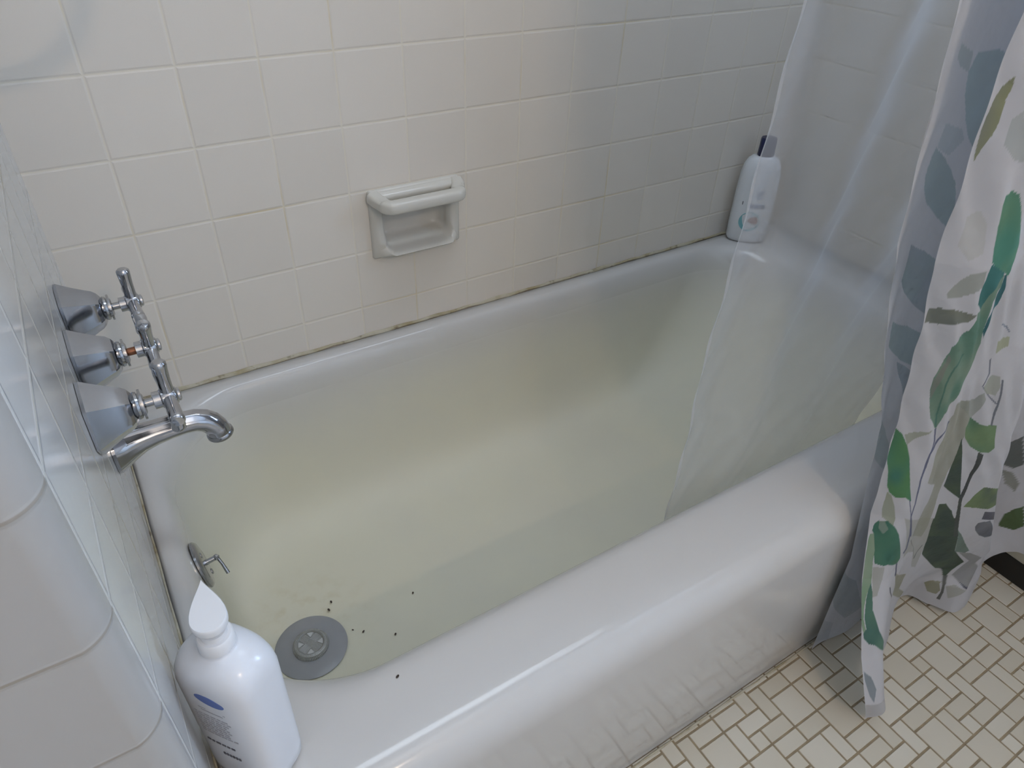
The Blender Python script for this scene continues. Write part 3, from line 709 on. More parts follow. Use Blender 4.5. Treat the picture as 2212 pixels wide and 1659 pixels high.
#LEAVES_BEGIN
LEAVES = [
 ([(18.478,0.9912),(18.562,0.977),(18.495,0.9564),(18.378,0.9337),(18.127,0.9129),(17.96,0.8985),(17.91,0.9129),(17.86,0.9314),(17.86,0.956),(17.826,0.9745),(17.826,0.9868),(18.094,0.9929)], (0.09, 0.27, 0.26), (0.12, 0.36, 0.36), 0.9),
 ([(18.93,1.002),(18.579,0.9934),(18.562,0.977),(18.829,0.9834),(18.963,0.9917)], (0.2, 0.33, 0.28), (0.25, 0.38, 0.33), 0.8),
 ([(18.863,0.9117),(18.595,0.8991),(18.328,0.8844),(18.194,0.8679),(18.161,0.8637),(17.993,0.8369),(18.01,0.8143),(18.211,0.8248),(18.512,0.8416),(18.746,0.8562),(18.963,0.8728),(19.013,0.8852),(18.98,0.8934),(18.93,0.9036)], (0.09, 0.27, 0.26), (0.06, 0.24, 0.2), 0.95),
 ([(18.763,0.9341),(18.395,0.9255),(18.227,0.913),(18.528,0.9011),(18.846,0.9117)], (0.2, 0.35, 0.36), (0.2, 0.35, 0.36), 0.6),
 ([(18.93,0.8113),(18.512,0.7965),(18.11,0.7754),(18.11,0.7611),(18.161,0.7386),(18.227,0.7058),(18.462,0.7205),(18.896,0.7477),(19.064,0.7665),(18.98,0.7888)], (0.12, 0.22, 0.27), (0.06, 0.24, 0.2), 0.95),
 ([(19.314,0.7163),(18.662,0.6982),(18.278,0.6792),(18.311,0.6649),(18.378,0.6404),(18.344,0.6527),(18.428,0.6446),(18.478,0.6344),(18.779,0.6471),(19.064,0.6641),(18.746,0.6471),(19.247,0.673),(19.431,0.6819),(19.398,0.7023)], (0.09, 0.27, 0.26), (0.06, 0.24, 0.2), 0.95),
 ([(18.963,0.6494),(18.662,0.6367),(18.478,0.6262),(18.579,0.6038),(18.679,0.5854),(18.763,0.6102)], (0.05, 0.14, 0.2), (0.05, 0.17, 0.2), 0.9),
 ([(20.0,0.582),(20.0,0.5227),(20.0,0.4962),(19.398,0.4689),(18.98,0.4485),(18.913,0.471),(18.913,0.4935),(19.398,0.5344),(20.0,0.5616)], (0.15, 0.3, 0.26), (0.2, 0.36, 0.3), 0.7),
 ([(20.0,0.2489),(18.746,0.1837),(17.977,0.0798),(18.478,0.0683),(20.0,0.1733)], (0.16, 0.27, 0.26), (0.2, 0.3, 0.28), 0.7),
 ([(20.0,0.116),(18.913,0.0692),(18.729,0.0135),(20.0,0.0445)], (0.25, 0.3, 0.33), (0.25, 0.3, 0.33), 0.5),
 ([(0.726,0.964),(0.581,0.9566),(0.581,0.9362),(0.9,0.9247),(1.19,0.9227)], (0.46, 0.5, 0.47), (0.5, 0.52, 0.48), 0.8),
 ([(0.392,0.8692),(0.639,0.8775),(0.842,0.8671),(1.103,0.8367),(0.769,0.8277),(0.406,0.8407)], (0.55, 0.55, 0.47), (0.58, 0.57, 0.5), 0.5),
 ([(0.377,0.9897),(0.406,0.9797),(0.377,0.9713),(0.392,0.9551),(0.334,0.9423),(0.247,0.9313),(0.203,0.9187),(0.174,0.9205),(0.087,0.9423),(0.087,0.9566),(0.131,0.9693),(0.232,0.9804)], (0.26, 0.27, 0.19), (0.33, 0.34, 0.16), 1.0),
 ([(0.494,0.7863),(0.566,0.7931),(0.769,0.8073),(0.973,0.8154),(1.51,0.8173),(1.582,0.7995),(1.074,0.7897),(0.74,0.7826),(0.537,0.7826)], (0.4, 0.42, 0.36), (0.42, 0.44, 0.37), 0.9),
 ([(0.087,0.7454),(0.189,0.7628),(0.392,0.7669),(0.668,0.7696),(1.06,0.7673),(1.553,0.7649),(1.365,0.7553),(0.944,0.752),(0.523,0.7457)], (0.26, 0.27, 0.19), (0.22, 0.24, 0.2), 1.0),
 ([(2.497,0.8132),(2.656,0.7965),(2.25,0.7816),(2.323,0.7591),(2.424,0.7385),(2.584,0.7218),(2.598,0.6975),(2.424,0.6798),(2.206,0.6522),(1.989,0.6306),(1.481,0.6121),(1.437,0.5935),(1.394,0.583),(1.277,0.586),(0.885,0.6047),(0.798,0.6221),(0.711,0.6497),(0.697,0.6699),(0.842,0.6898),(0.944,0.7113),(0.958,0.7196),(1.176,0.7336),(1.481,0.744),(1.597,0.7591),(1.568,0.767),(1.771,0.7705),(1.873,0.7855),(2.148,0.8021)], (0.22, 0.34, 0.23), (0.12, 0.29, 0.2), 1.0),
 ([(0.944,0.7092),(0.944,0.695),(0.813,0.6793),(0.711,0.666),(0.726,0.6478),(0.784,0.6342),(0.856,0.6553),(0.973,0.6749),(1.074,0.7002)], (0.27, 0.26, 0.22), (0.3, 0.31, 0.26), 0.7),
 ([(1.568,0.7102),(1.248,0.6894),(1.103,0.6618),(1.089,0.6373),(1.132,0.6112),(1.277,0.586),(1.408,0.5851),(1.219,0.6099),(1.147,0.6378),(1.176,0.6604),(1.321,0.688),(1.669,0.709)], (0.07, 0.22, 0.16), (0.07, 0.22, 0.16), 0.9),
 ([(1.306,0.8971),(1.51,0.8944),(1.698,0.8855),(2.032,0.8672),(2.54,0.8455),(2.7,0.8309),(2.787,0.8184),(2.729,0.8105),(2.453,0.8154),(1.887,0.822),(1.582,0.8279),(1.379,0.8427),(1.161,0.8636),(1.002,0.8849),(1.016,0.8951)], (0.13, 0.33, 0.18), (0.06, 0.3, 0.2), 1.0),
 ([(1.626,0.8262),(2.453,0.8154),(2.468,0.8113),(2.25,0.8018),(1.989,0.7904),(1.902,0.7796),(1.771,0.7705),(1.495,0.7786),(1.495,0.7908),(1.597,0.8078)], (0.015, 0.15, 0.17), (0.03, 0.22, 0.2), 1.0),
 ([(2.671,0.8107),(2.874,0.7959),(2.903,0.7735),(2.598,0.7582),(2.555,0.7381),(2.584,0.7299),(2.424,0.7385),(2.352,0.757),(2.497,0.7788),(2.656,0.7965),(2.54,0.8111)], (0.015, 0.15, 0.17), (0.03, 0.2, 0.22), 1.0),
 ([(3.165,0.6266),(3.876,0.5875),(3.789,0.5513),(3.673,0.5192),(3.673,0.4908),(3.426,0.445),(3.44,0.4125),(3.469,0.3799),(3.44,0.3292),(3.252,0.3016),(2.352,0.3318),(2.439,0.3719),(2.874,0.4026),(3.019,0.4446),(1.96,0.4685),(1.829,0.5239),(1.974,0.5738),(2.265,0.6054),(2.192,0.6259)], (0.34, 0.34, 0.22), (0.4, 0.4, 0.29), 0.8),
 ([(2.235,0.6278),(3.716,0.6267),(3.803,0.6345),(4.006,0.6399),(4.181,0.6265),(3.992,0.5973),(3.876,0.5875),(3.121,0.6085)], (0.33, 0.36, 0.28), (0.38, 0.4, 0.32), 0.7),
 ([(0.0,0.5742),(0.261,0.567),(0.465,0.5489),(0.624,0.5303),(0.784,0.5037),(0.987,0.4715),(1.234,0.4373),(0.929,0.4464),(0.61,0.4444),(0.421,0.4523),(0.319,0.4653),(0.189,0.4944),(0.0,0.5147),(0.044,0.5358),(0.044,0.5563)], (0.05, 0.25, 0.16), (0.1, 0.33, 0.11), 1.0),
 ([(0.334,0.5658),(0.711,0.5762),(1.176,0.5851),(0.842,0.5716),(0.465,0.5489)], (0.42, 0.44, 0.32), (0.42, 0.44, 0.32), 0.9),
 ([(0.537,0.4455),(0.711,0.4212),(0.827,0.3982),(0.798,0.3856),(0.435,0.3972),(0.363,0.4147),(0.392,0.4519)], (0.36, 0.4, 0.24), (0.4, 0.43, 0.3), 0.9),
 ([(0.232,0.3823),(0.363,0.3902),(0.639,0.3917),(0.885,0.3827),(1.089,0.3688),(1.321,0.3447),(1.8,0.2968),(1.553,0.2963),(0.944,0.3101),(0.711,0.309),(0.45,0.3116),(0.377,0.329),(0.334,0.3448),(0.276,0.3645),(0.189,0.3695)], (0.04, 0.2, 0.13), (0.08, 0.27, 0.15), 1.0),
 ([(0.377,0.3883),(0.537,0.3904),(0.682,0.378),(0.552,0.3681),(0.392,0.3762)], (0.35, 0.42, 0.33), (0.35, 0.42, 0.33), 0.6),
 ([(0.131,0.3646),(0.276,0.3645),(0.377,0.3392),(0.392,0.3108),(0.435,0.2909),(0.45,0.2727),(0.348,0.2652),(0.247,0.2535),(0.16,0.2338),(0.145,0.2152),(0.261,0.1964),(0.16,0.1908),(0.0,0.2049),(0.0,0.2357),(0.0,0.2603),(0.058,0.2878),(0.058,0.3329),(0.073,0.3536)], (0.26, 0.42, 0.24), (0.34, 0.46, 0.3), 1.0),
 ([(0.435,0.2746),(0.479,0.2629),(0.508,0.2306),(0.61,0.2178),(0.784,0.1958),(1.727,0.1279),(0.639,0.1712),(0.392,0.1737),(0.16,0.1826),(0.131,0.1904),(0.276,0.1986),(0.189,0.2158),(0.247,0.2494),(0.348,0.2652)], (0.05, 0.17, 0.14), (0.1, 0.26, 0.17), 1.0),
 ([(0.087,0.1303),(0.45,0.1214),(0.61,0.1014),(0.465,0.0828),(0.319,0.0928),(0.116,0.1164)], (0.24, 0.29, 0.32), (0.2, 0.25, 0.28), 0.9),
 ([(0.421,0.305),(0.798,0.3061),(0.813,0.2818),(0.668,0.2553),(0.494,0.2508),(0.479,0.2752)], (0.4, 0.4, 0.32), (0.44, 0.44, 0.36), 0.7),
 ([(1.161,0.4),(3.6,0.3489),(3.673,0.2754),(3.644,0.2451),(3.658,0.1963),(3.44,0.2094),(3.15,0.2615),(2.584,0.2802),(2.265,0.2775),(1.887,0.3322)], (0.44, 0.44, 0.34), (0.38, 0.38, 0.27), 0.55),
 ([(3.847,0.5917),(4.253,0.5812),(4.616,0.5786),(5.066,0.5776),(5.182,0.5546),(5.269,0.5297),(5.095,0.5162),(4.631,0.5214),(4.21,0.5327),(3.818,0.5532),(3.687,0.572),(3.818,0.5857)], (0.12, 0.27, 0.14), (0.2, 0.34, 0.14), 1.0),
 ([(3.731,0.5495),(3.963,0.5201),(4.195,0.4656),(4.485,0.3981),(4.224,0.4104),(3.542,0.4385),(3.658,0.4705),(3.644,0.5071),(3.716,0.5312)], (0.08, 0.13, 0.07), (0.06, 0.1, 0.08), 1.0),
 ([(7.011,0.397),(6.982,0.3498),(5.574,0.3584),(5.139,0.3688),(4.631,0.3766),(4.906,0.409),(5.255,0.4316)], (0.22, 0.32, 0.12), (0.14, 0.2, 0.12), 1.0),
 ([(3.6,0.3489),(4.529,0.3387),(4.616,0.3053),(4.848,0.2155),(5.647,0.1165),(5.821,0.1011),(5.647,0.1021),(4.471,0.1537),(4.035,0.2045),(3.687,0.2388),(3.615,0.2757),(3.615,0.3204)], (0.05, 0.09, 0.065), (0.08, 0.13, 0.07), 1.0),
 ([(3.658,0.3872),(3.963,0.388),(4.268,0.3653),(4.456,0.3372),(4.587,0.277),(3.615,0.294),(3.658,0.3385)], (0.05, 0.09, 0.065), (0.08, 0.13, 0.07), 1.0),
 ([(4.573,0.5218),(4.892,0.5133),(4.747,0.4797),(4.602,0.436),(4.529,0.3958),(4.573,0.3587),(4.631,0.3133),(4.674,0.2742),(4.544,0.2774),(4.471,0.3371),(4.442,0.372),(4.413,0.4028),(4.485,0.443),(4.616,0.4828)], (0.09, 0.11, 0.09), (0.07, 0.08, 0.08), 1.0),
 ([(4.631,0.2991),(5.385,0.1998),(5.269,0.1922),(4.877,0.2091)], (0.14, 0.24, 0.17), (0.14, 0.24, 0.17), 0.9),
 ([(5.211,0.3009),(5.327,0.3126),(5.923,0.3055),(6.953,0.2186),(5.835,0.2424),(5.516,0.2584),(5.255,0.2843)], (0.16, 0.17, 0.2), (0.22, 0.23, 0.25), 1.0),
 ([(5.502,0.3506),(6.982,0.3088),(6.953,0.2801),(5.444,0.3222)], (0.14, 0.14, 0.18), (0.18, 0.18, 0.2), 1.0),
 ([(5.966,0.1044),(5.052,0.1996),(5.458,0.1871),(6.285,0.1314),(7.011,0.1165),(7.098,0.0951),(7.098,0.0788),(7.084,0.0765),(6.59,0.0889)], (0.3, 0.3, 0.27), (0.26, 0.26, 0.25), 0.8),
 ([(6.547,0.0909),(7.069,0.0804),(7.098,0.0829),(7.098,0.1074),(7.011,0.1165),(7.098,0.0951),(7.098,0.0788),(7.098,0.0747)], (0.06, 0.07, 0.12), (0.08, 0.09, 0.12), 0.9),
 ([(5.502,0.0723),(5.69,0.0834),(6.01,0.0858),(6.198,0.0615),(6.097,0.047),(5.748,0.0503)], (0.28, 0.28, 0.12), (0.34, 0.33, 0.18), 0.85),
 ([(6.3,0.0761),(6.518,0.0847),(7.098,0.0726),(6.852,0.0608),(6.518,0.0478)], (0.36, 0.36, 0.25), (0.4, 0.4, 0.3), 0.6),
 ([(5.719,0.0997),(5.835,0.1031),(6.256,0.0821),(6.315,0.0577),(6.3,0.0371),(6.184,0.0349),(6.227,0.0575),(6.169,0.0799)], (0.12, 0.13, 0.11), (0.12, 0.13, 0.11), 0.9),
 ([(1.698,0.2694),(3.353,0.1916),(3.31,0.1776),(3.31,0.1491),(4.703,0.0291),(3.455,0.116),(3.077,0.1462),(2.018,0.2382)], (0.34, 0.33, 0.18), (0.38, 0.37, 0.22), 0.8),
 ([(1.234,0.2605),(1.321,0.2492),(2.744,0.164),(2.323,0.1922),(1.524,0.2412),(1.379,0.2559)], (0.08, 0.09, 0.12), (0.08, 0.09, 0.12), 0.9),
 ([(2.308,0.3239),(2.976,0.2785),(3.31,0.2425),(3.339,0.2424),(3.005,0.2783),(2.453,0.3192)], (0.25, 0.25, 0.22), (0.25, 0.25, 0.22), 0.9),
 ([(3.484,0.2722),(3.368,0.2544),(3.324,0.2384),(3.397,0.234),(3.411,0.2522),(3.527,0.27)], (0.25, 0.25, 0.22), (0.25, 0.25, 0.22), 0.9),
 ([(1.306,0.5842),(1.466,0.5592),(1.35,0.5359),(1.35,0.5115),(1.292,0.4846),(1.379,0.4569),(1.481,0.4274),(1.466,0.3989),(2.003,0.3434),(2.206,0.3365),(1.553,0.3977),(1.553,0.4261),(1.452,0.4556),(1.379,0.4833),(1.481,0.5086),(1.452,0.5347),(1.582,0.5582),(1.423,0.5832)], (0.1, 0.12, 0.24), (0.1, 0.12, 0.24), 0.9),
 ([(2.134,0.5938),(1.815,0.5744),(1.495,0.5453),(1.365,0.536),(1.437,0.5346),(1.626,0.5424),(1.873,0.5729),(2.235,0.5914)], (0.1, 0.12, 0.24), (0.1, 0.12, 0.24), 0.9),
 ([(1.118,0.4402),(1.466,0.4009),(1.51,0.4014),(1.161,0.4407)], (0.1, 0.12, 0.24), (0.1, 0.12, 0.24), 0.9),
 ([(1.466,0.3969),(1.873,0.3523),(2.119,0.3085),(1.96,0.3025),(2.119,0.2944),(2.279,0.3018),(2.018,0.3474),(1.539,0.3955)], (0.14, 0.16, 0.26), (0.14, 0.16, 0.26), 0.9),
 ([(1.437,0.3012),(1.684,0.2733),(1.698,0.2634),(1.858,0.257),(1.844,0.2669),(1.626,0.293)], (0.08, 0.1, 0.2), (0.08, 0.1, 0.2), 0.9),
 ([(3.585,0.6962),(3.919,0.6707),(3.731,0.651),(4.34,0.6295),(4.718,0.6167),(4.732,0.6186),(4.384,0.6312),(3.803,0.6508),(4.021,0.6703),(3.687,0.6959)], (0.16, 0.18, 0.24), (0.16, 0.18, 0.24), 0.9),
 ([(4.529,0.6628),(4.674,0.6333),(4.718,0.6167),(4.747,0.5777),(4.863,0.5768),(4.79,0.6161),(4.732,0.6329),(4.602,0.6623)], (0.16, 0.18, 0.22), (0.16, 0.18, 0.22), 0.9),
 ([(3.411,0.7476),(3.992,0.7396),(4.224,0.7321),(4.268,0.7318),(4.035,0.7414),(3.455,0.7494)], (0.2, 0.24, 0.32), (0.2, 0.24, 0.32), 0.9),
 ([(3.615,0.7225),(4.137,0.7265),(4.297,0.7255),(4.384,0.7127),(3.818,0.7036)], (0.42, 0.45, 0.22), (0.42, 0.45, 0.22), 0.8),
 ([(4.137,0.6675),(4.456,0.6674),(4.587,0.6482),(4.558,0.632),(4.108,0.6372),(3.847,0.6486),(3.977,0.6583)], (0.4, 0.43, 0.32), (0.44, 0.46, 0.36), 0.8),
 ([(8.477,0.6518),(8.535,0.6611),(8.521,0.6911),(8.753,0.5852),(8.579,0.6035),(8.492,0.6158)], (0.03, 0.09, 0.07), (0.07, 0.15, 0.08), 1),
 ([(8.492,0.6198),(8.695,0.606),(8.753,0.5832),(8.637,0.5947)], (0.02, 0.08, 0.08), (0.03, 0.1, 0.08), 1),
 ([(8.811,0.4961),(8.869,0.5215),(8.942,0.4911),(8.898,0.4881)], (0.08, 0.14, 0.08), (0.08, 0.14, 0.08), 1),
 ([(8.985,0.38),(9.15,0.3911),(9.36,0.3122),(9.24,0.3022),(9.03,0.3152)], (0.12, 0.14, 0.11), (0.09, 0.11, 0.09), 0.9),
 ([(9.06,0.3002),(9.27,0.2893),(9.42,0.2626),(9.45,0.2378),(9.24,0.2584)], (0.25, 0.26, 0.16), (0.22, 0.23, 0.15), 0.7),
 ([(9.45,0.1446),(9.48,0.1794),(9.57,0.1984),(9.66,0.2076),(9.84,0.1628),(9.72,0.1446)], (0.1, 0.17, 0.05), (0.16, 0.24, 0.07), 1),
]
#LEAVES_END

def vnoise(X, Y, s, seed):
    r = np.random.default_rng(seed); g = r.random((64, 64))
    x = X * s; y = Y * s; i = np.floor(x).astype(int); j = np.floor(y).astype(int); fx = x - i; fy = y - j
    fx = fx * fx * (3 - 2 * fx); fy = fy * fy * (3 - 2 * fy)
    a = g[i % 64, j % 64]; b = g[(i + 1) % 64, j % 64]; c = g[i % 64, (j + 1) % 64]; d = g[(i + 1) % 64, (j + 1) % 64]
    return a * (1 - fx) * (1 - fy) + b * fx * (1 - fy) + c * (1 - fx) * fy + d * fx * fy

def curtain_material(col_attr):
    m, nt, b = nodes('printed_curtain_fabric')
    at = N(nt, 'ShaderNodeAttribute', attribute_name=col_attr)
    geo = N(nt, 'ShaderNodeNewGeometry')
    back = mixc(nt, .52, at.outputs['Color'], (.60, .64, .70))
    c = mixc(nt, geo.outputs['Backfacing'], at.outputs['Color'], back)
    nt.links.new(c, b.inputs['Base Color']); b.inputs['Roughness'].default_value = .55; b.inputs['Specular IOR Level'].default_value = .25
    tr = N(nt, 'ShaderNodeBsdfTranslucent'); nt.links.new(c, tr.inputs['Color'])
    mx = N(nt, 'ShaderNodeMixShader'); mx.inputs[0].default_value = .30
    nt.links.new(b.outputs[0], mx.inputs[1]); nt.links.new(tr.outputs[0], mx.inputs[2])
    bn = N(nt, 'ShaderNodeBump'); bn.inputs['Strength'].default_value = .8; bn.inputs['Distance'].default_value = .005
    nt.links.new(noise(nt, 26, 3), bn.inputs['Height']); nt.links.new(bn.outputs[0], b.inputs['Normal'])
    nt.links.new(mx.outputs[0], nt.nodes['Material Output'].inputs['Surface'])
    return m

def grid_mesh(name, V, mat, parent=None):
    nr, nc = V.shape[:2]; me = bpy.data.meshes.new(name)
    me.vertices.add(nr * nc); me.vertices.foreach_set('co', V.reshape(-1).astype(np.float32))
    i = np.arange((nr - 1) * (nc - 1)); r = i // (nc - 1); c = i % (nc - 1); a = r * nc + c
    q = np.stack([a, a + 1, a + nc + 1, a + nc], 1).astype(np.int32)
    me.loops.add(q.size); me.loops.foreach_set('vertex_index', q.reshape(-1))
    me.polygons.add(len(q)); me.polygons.foreach_set('loop_start', np.arange(0, q.size, 4, dtype=np.int32))
    me.update(calc_edges=True); me.polygons.foreach_set('use_smooth', [True] * len(q))
    me.materials.append(mat); me.update()
    o = bpy.data.objects.new(name, me); COL.objects.link(o)
    if parent is not None: o.parent = parent
    return o

def build_curtain():
    t, zs, Z, XY = curtain_grid()
    V = np.concatenate([XY, Z[..., None]], 2)
    T = t[None, :].repeat(len(zs), 0)
    col = np.empty(T.shape + (3,)); col[:] = (.62, .61, .62)
    n1 = vnoise(T, Z * 8, 1.3, 3); col *= (.97 + .05 * n1)[..., None]
    for poly, c1, c2, alpha in LEAVES:
        P = np.array(poly); x0, y0 = P.min(0); x1, y1 = P.max(0)
        cm = (T >= x0 - .01) & (T <= x1 + .01) & (Z >= y0 - .01) & (Z <= y1 + .01)
        if not cm.any(): continue
        ins = np.zeros(T.shape, bool); ins[cm] = inside(poly, T[cm], Z[cm])
        k = vnoise(T[ins], Z[ins] * 14, 2.2, int(abs(x0 * 97)) + 5); k = np.clip((k - .2) / .6, 0, 1)[:, None]
        c = np.array(c1) * (1 - k) + np.array(c2) * k
        c = c * .72 + (c.mean(1, keepdims=True) * .6 + .07) * .28
        col[ins] = col[ins] * (1 - alpha) + c * alpha
    o = grid_mesh('shower_curtain', V, curtain_material('print'))
    a = o.data.color_attributes.new('print', 'FLOAT_COLOR', 'POINT')
    rgba = np.concatenate([col, np.ones(T.shape + (1,))], 2).astype(np.float32); a.data.foreach_set('color', rgba.reshape(-1))
    tag(o, 'white shower curtain printed with green eucalyptus leaves, bunched at the right outside the tub', 'shower curtain')

def liner_material():
    m, nt, b = nodes('frosted_liner_film')
    b.inputs['Base Color'].default_value = (.72, .73, .75, 1); b.inputs['Roughness'].default_value = .45
    tr = N(nt, 'ShaderNodeBsdfTranslucent'); tr.inputs['Color'].default_value = (.62, .64, .68, 1)
    tp = N(nt, 'ShaderNodeBsdfTransparent'); tp.inputs['Color'].default_value = (.98, .98, 1, 1)
    m1 = N(nt, 'ShaderNodeMixShader'); m1.inputs[0].default_value = .45
    nt.links.new(b.outputs[0], m1.inputs[1]); nt.links.new(tr.outputs[0], m1.inputs[2])
    m2 = N(nt, 'ShaderNodeMixShader')
    lw = N(nt, 'ShaderNodeLayerWeight'); lw.inputs[0].default_value = .3
    at = N(nt, 'ShaderNodeAttribute', attribute_name='thick')
    f = math_n(nt, 'ADD', .33, math_n(nt, 'ADD', math_n(nt, 'MULTIPLY', lw.outputs['Facing'], .14), math_n(nt, 'MULTIPLY', at.outputs['Fac'], .3)), clamp=True)
    nt.links.new(f, m2.inputs[0]); nt.links.new(tp.outputs[0], m2.inputs[1]); nt.links.new(m1.outputs[0], m2.inputs[2])
    bn = N(nt, 'ShaderNodeBump'); bn.inputs['Strength'].default_value = .25; bn.inputs['Distance'].default_value = .003
    nt.links.new(noise(nt, 7, 2), bn.inputs['Height']); nt.links.new(bn.outputs[0], b.inputs['Normal'])
    nt.links.new(m2.outputs[0], nt.nodes['Material Output'].inputs['Surface'])
    return m

LL = [
 (.16, [(.665,.178),(.72,.185),(.79,.178),(.86,.192),(.93,.182),(1.00,.195),(1.08,.184),(1.14,.198)]),
 (.36, [(.662,.168),(.72,.180),(.79,.168),(.86,.182),(.93,.170),(1.01,.184),(1.10,.172),(1.18,.186)]),
 (.60, [(.660,.166),(.73,.190),(.80,.165),(.88,.190),(.96,.165),(1.06,.185),(1.16,.160),(1.26,.180)]),
 (1.04, [(.668,.160),(.75,.185),(.83,.150),(.92,.180),(1.02,.150),(1.13,.170),(1.24,.140),(1.36,.160)]),
 (2.0, [(.62,.03),(.74,.06),(.86,.03),(.98,.06),(1.10,.03),(1.22,.06),(1.34,.03),(1.47,.05)]),
]
def build_liner():
    zz = np.concatenate([np.linspace(.16, 1.1, 180, endpoint=False), np.linspace(1.1, 1.985, 40)]); t = np.linspace(0, 7, 260)
    P = catmull(lerp_levels(LL, zz), t); Z = zz[:, None].repeat(len(t), 1)
    # crumples where the film is caught against the rim
    P[..., 1] += .0018 * np.sin(Z * 23 + t[None] * 3.1) * np.exp(-((Z - .5) / .25) ** 2) + .0015 * np.sin(Z * 61 - t[None] * 6.)
    V = np.concatenate([P, Z[..., None]], 2)
    o = grid_mesh('shower_liner', V, liner_material())
    a = o.data.attributes.new('thick', 'FLOAT', 'POINT')
    T = t[None].repeat(len(zz), 0); th = (T < .16).astype(float) + (Z < .185)
    a.data.foreach_set('value', np.clip(th, 0, 1).reshape(-1).astype(np.float32))
    tag(o, 'frosted clear shower liner hanging inside the right half of the tub', 'shower liner')
build_curtain(); build_liner()

rod = MB().tube([(-.0, .005, 1.995), (LX, .005, 1.995)], .0125, 20).build('curtain_rod', M_chrome)
tag(rod, 'chrome curtain rod spanning the tub alcove above the frame', 'curtain rod')

# ------------------------------------------------------------------ vanity cabinet beside the tub
def build_cabinet():
    root = empty('vanity_cabinet', (1.66, -.30, 0)); tag(root, 'cream cabinet with black toe kick on the floor behind the curtain', 'cabinet')
    MB().box((1.382, -.60, .052), (1.95, -.012, .80)).build('cabinet_body', M_cab, root, False)
    MB().box((1.3795, -.585, .001), (1.94, -.014, .052)).build('toe_kick', M_black, root, False)
    MB().box((1.365, -.62, .80), (1.96, -.004, .83)).build('countertop', M_white_pl, root, False)
build_cabinet()

# unseen hose loop, added to cast the curved shadow on the back wall
def build_shadow_hose():
    pts = [(.001, .42, 1.92), (.014, .42, 1.90), (.016, .43, 1.60), (.016, .43, 1.30), (.016, .43, 1.14)]
    for k in range(33):
        a = math.radians(205 + 155 * k / 32)
        pts.append((max(.014, .062 + .102 * math.cos(a)), .43, 1.128 + .102 * math.sin(a)))
    pts += [(.168, .43, 1.30), (.150, .43, 1.60), (.06, .43, 1.90), (.001, .43, 1.95)]
    o = MB().tube(pts, .0105, 12).build('shadow_hose', M_chrome2)
    tag(o, 'added hose loop above the frame, casting the curved shadow on the tiles', 'shower hose')
build_shadow_hose()

# ------------------------------------------------------------------ lamp: two bulbs over the mirror behind the camera
def build_lamp():
    L = Vector((.30, -1.30, 1.80))
    root = empty('wall_lamp', (L.x, RY0, L.z)); tag(root, 'two-bulb wall lamp over the mirror behind the camera', 'lamp')
    mb = MB().box((L.x - .16, RY0 + .001, L.z - .04), (L.x + .16, RY0 + .03, L.z + .04))
    mb.build('back_plate', M_chrome, root, False)
    m, nt, b = nodes('lit_bulb'); b.inputs['Emission Color'].default_value = (1.0, .84, .66, 1); b.inputs['Emission Strength'].default_value = 8.; m.cycles.emission_sampling = 'NONE'
    tp = N(nt, 'ShaderNodeBsdfTransparent'); mx = N(nt, 'ShaderNodeMixShader'); mx.inputs[0].default_value = .9     # clear glass bulb
    nt.links.new(b.outputs[0], mx.inputs[1]); nt.links.new(tp.outputs[0], mx.inputs[2]); nt.links.new(mx.outputs[0], nt.nodes['Material Output'].inputs['Surface'])
    for s in (-1, 1):
        c = L + Vector((s * .027, 0, 0))
        MB().tube([(c.x, RY0 + .03, c.z - .0), (c.x, L.y - .03, c.z)], .012, 12).build('lamp_arm', M_chrome, root)
        ld = bpy.data.lights.new('bulb_light', 'POINT'); ld.shadow_soft_size = .0245; ld.energy = 330. * 4 * PI * PI * .0245 ** 2; ld.color = (1.0, .785, .575)
        lo = bpy.data.objects.new('bulb_light', ld); lo.location = c; COL.objects.link(lo)
        MB().lathe([(-.022 * math.cos(PI * k / 16), .022 * math.sin(PI * k / 16)) for k in range(17)], c, (0, 0, 1), 24).build('bulb', m, root)
build_lamp()

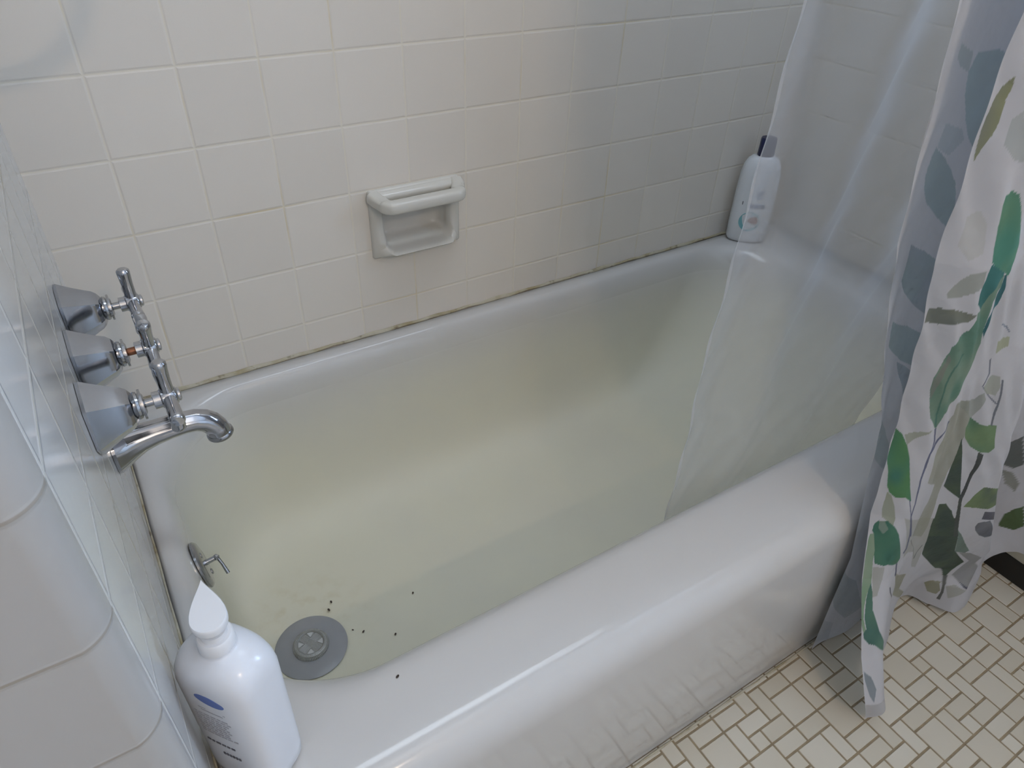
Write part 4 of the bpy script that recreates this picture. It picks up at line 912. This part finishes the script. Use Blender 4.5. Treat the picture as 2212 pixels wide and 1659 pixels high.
def build_ceiling_fill():  # unseen panel added to raise the room's ambient light
    root = empty('ceiling_fill', (.55, -.75, HZ)); tag(root, 'added square fill light over the bathroom floor, above the frame', 'lamp')
    MB().box((.25, -1.05, HZ - .02), (.85, -.45, HZ - .001)).build('fill_base', M_frame, root, False)
    m, nt, b = nodes('fill_diffuser'); b.inputs['Emission Color'].default_value = (.92, .96, 1.0, 1); b.inputs['Emission Strength'].default_value = .4; m.cycles.emission_sampling = 'NONE'
    MB().box((.26, -1.04, HZ - .06), (.84, -.46, HZ - .02)).build('diffuser', m, root, False)
build_ceiling_fill()
area_light('ceiling_fill_light', (.55, -.75, HZ - .062), (0, 0, 0), .58, .58, (.92, .96, 1.0), .5)

def build_tub_fill():  # unseen panel added to fill the shaded alcove with soft light
    root = empty('tub_fill', (.78, .21, HZ)); tag(root, 'added long fill light panel over the bathtub, above the frame', 'lamp')
    MB().box((.20, .03, HZ - .012), (1.36, .39, HZ - .001)).build('fill_base', M_frame, root, False)
    m, nt, b = nodes('tub_fill_panel'); b.inputs['Emission Color'].default_value = (.76, .87, 1.0, 1); b.inputs['Emission Strength'].default_value = .6; m.cycles.emission_sampling = 'NONE'
    MB().box((.22, .05, HZ - .02), (1.34, .37, HZ - .012)).build('diffuser', m, root, False)
build_tub_fill()
area_light('tub_fill_light', (.78, .21, HZ - .022), (0, 0, 0), 1.12, .32, (.76, .87, 1.0), 5.3)

w = bpy.data.worlds.new('World'); SC.world = w; w.use_nodes = True
w.node_tree.nodes['Background'].inputs[0].default_value = (.5, .6, .75, 1); w.node_tree.nodes['Background'].inputs[1].default_value = .3

# ------------------------------------------------------------------ camera
cd = bpy.data.cameras.new('camera'); cam = bpy.data.objects.new('camera', cd); COL.objects.link(cam)
cd.sensor_width = 36.; cd.lens = 36. * 1525.09 / 2212.; cd.clip_start = .01
Rm = Matrix((((0.848550, 0.299571, -0.436143), (-0.528128, 0.529867, -0.663568), (0.032312, 0.793409, 0.607830)))).to_4x4()
cam.matrix_world = Matrix.Translation((.0588, -.3105, 1.1209)) @ Rm
SC.camera = cam
SC.view_settings.view_transform = 'Standard'; SC.view_settings.look = 'None'; SC.view_settings.gamma = 1.
SC.view_settings.exposure = .10
try: SC.view_settings.use_curve_mapping = False
except Exception: pass
SC.cycles.use_denoising = True; SC.cycles.use_light_tree = False
SC.cycles.use_adaptive_sampling = True; SC.cycles.adaptive_threshold = .06; SC.cycles.adaptive_min_samples = 12
SC.cycles.max_bounces = 6; SC.cycles.glossy_bounces = 3; SC.cycles.transmission_bounces = 4; SC.cycles.diffuse_bounces = 3; SC.cycles.transparent_max_bounces = 12
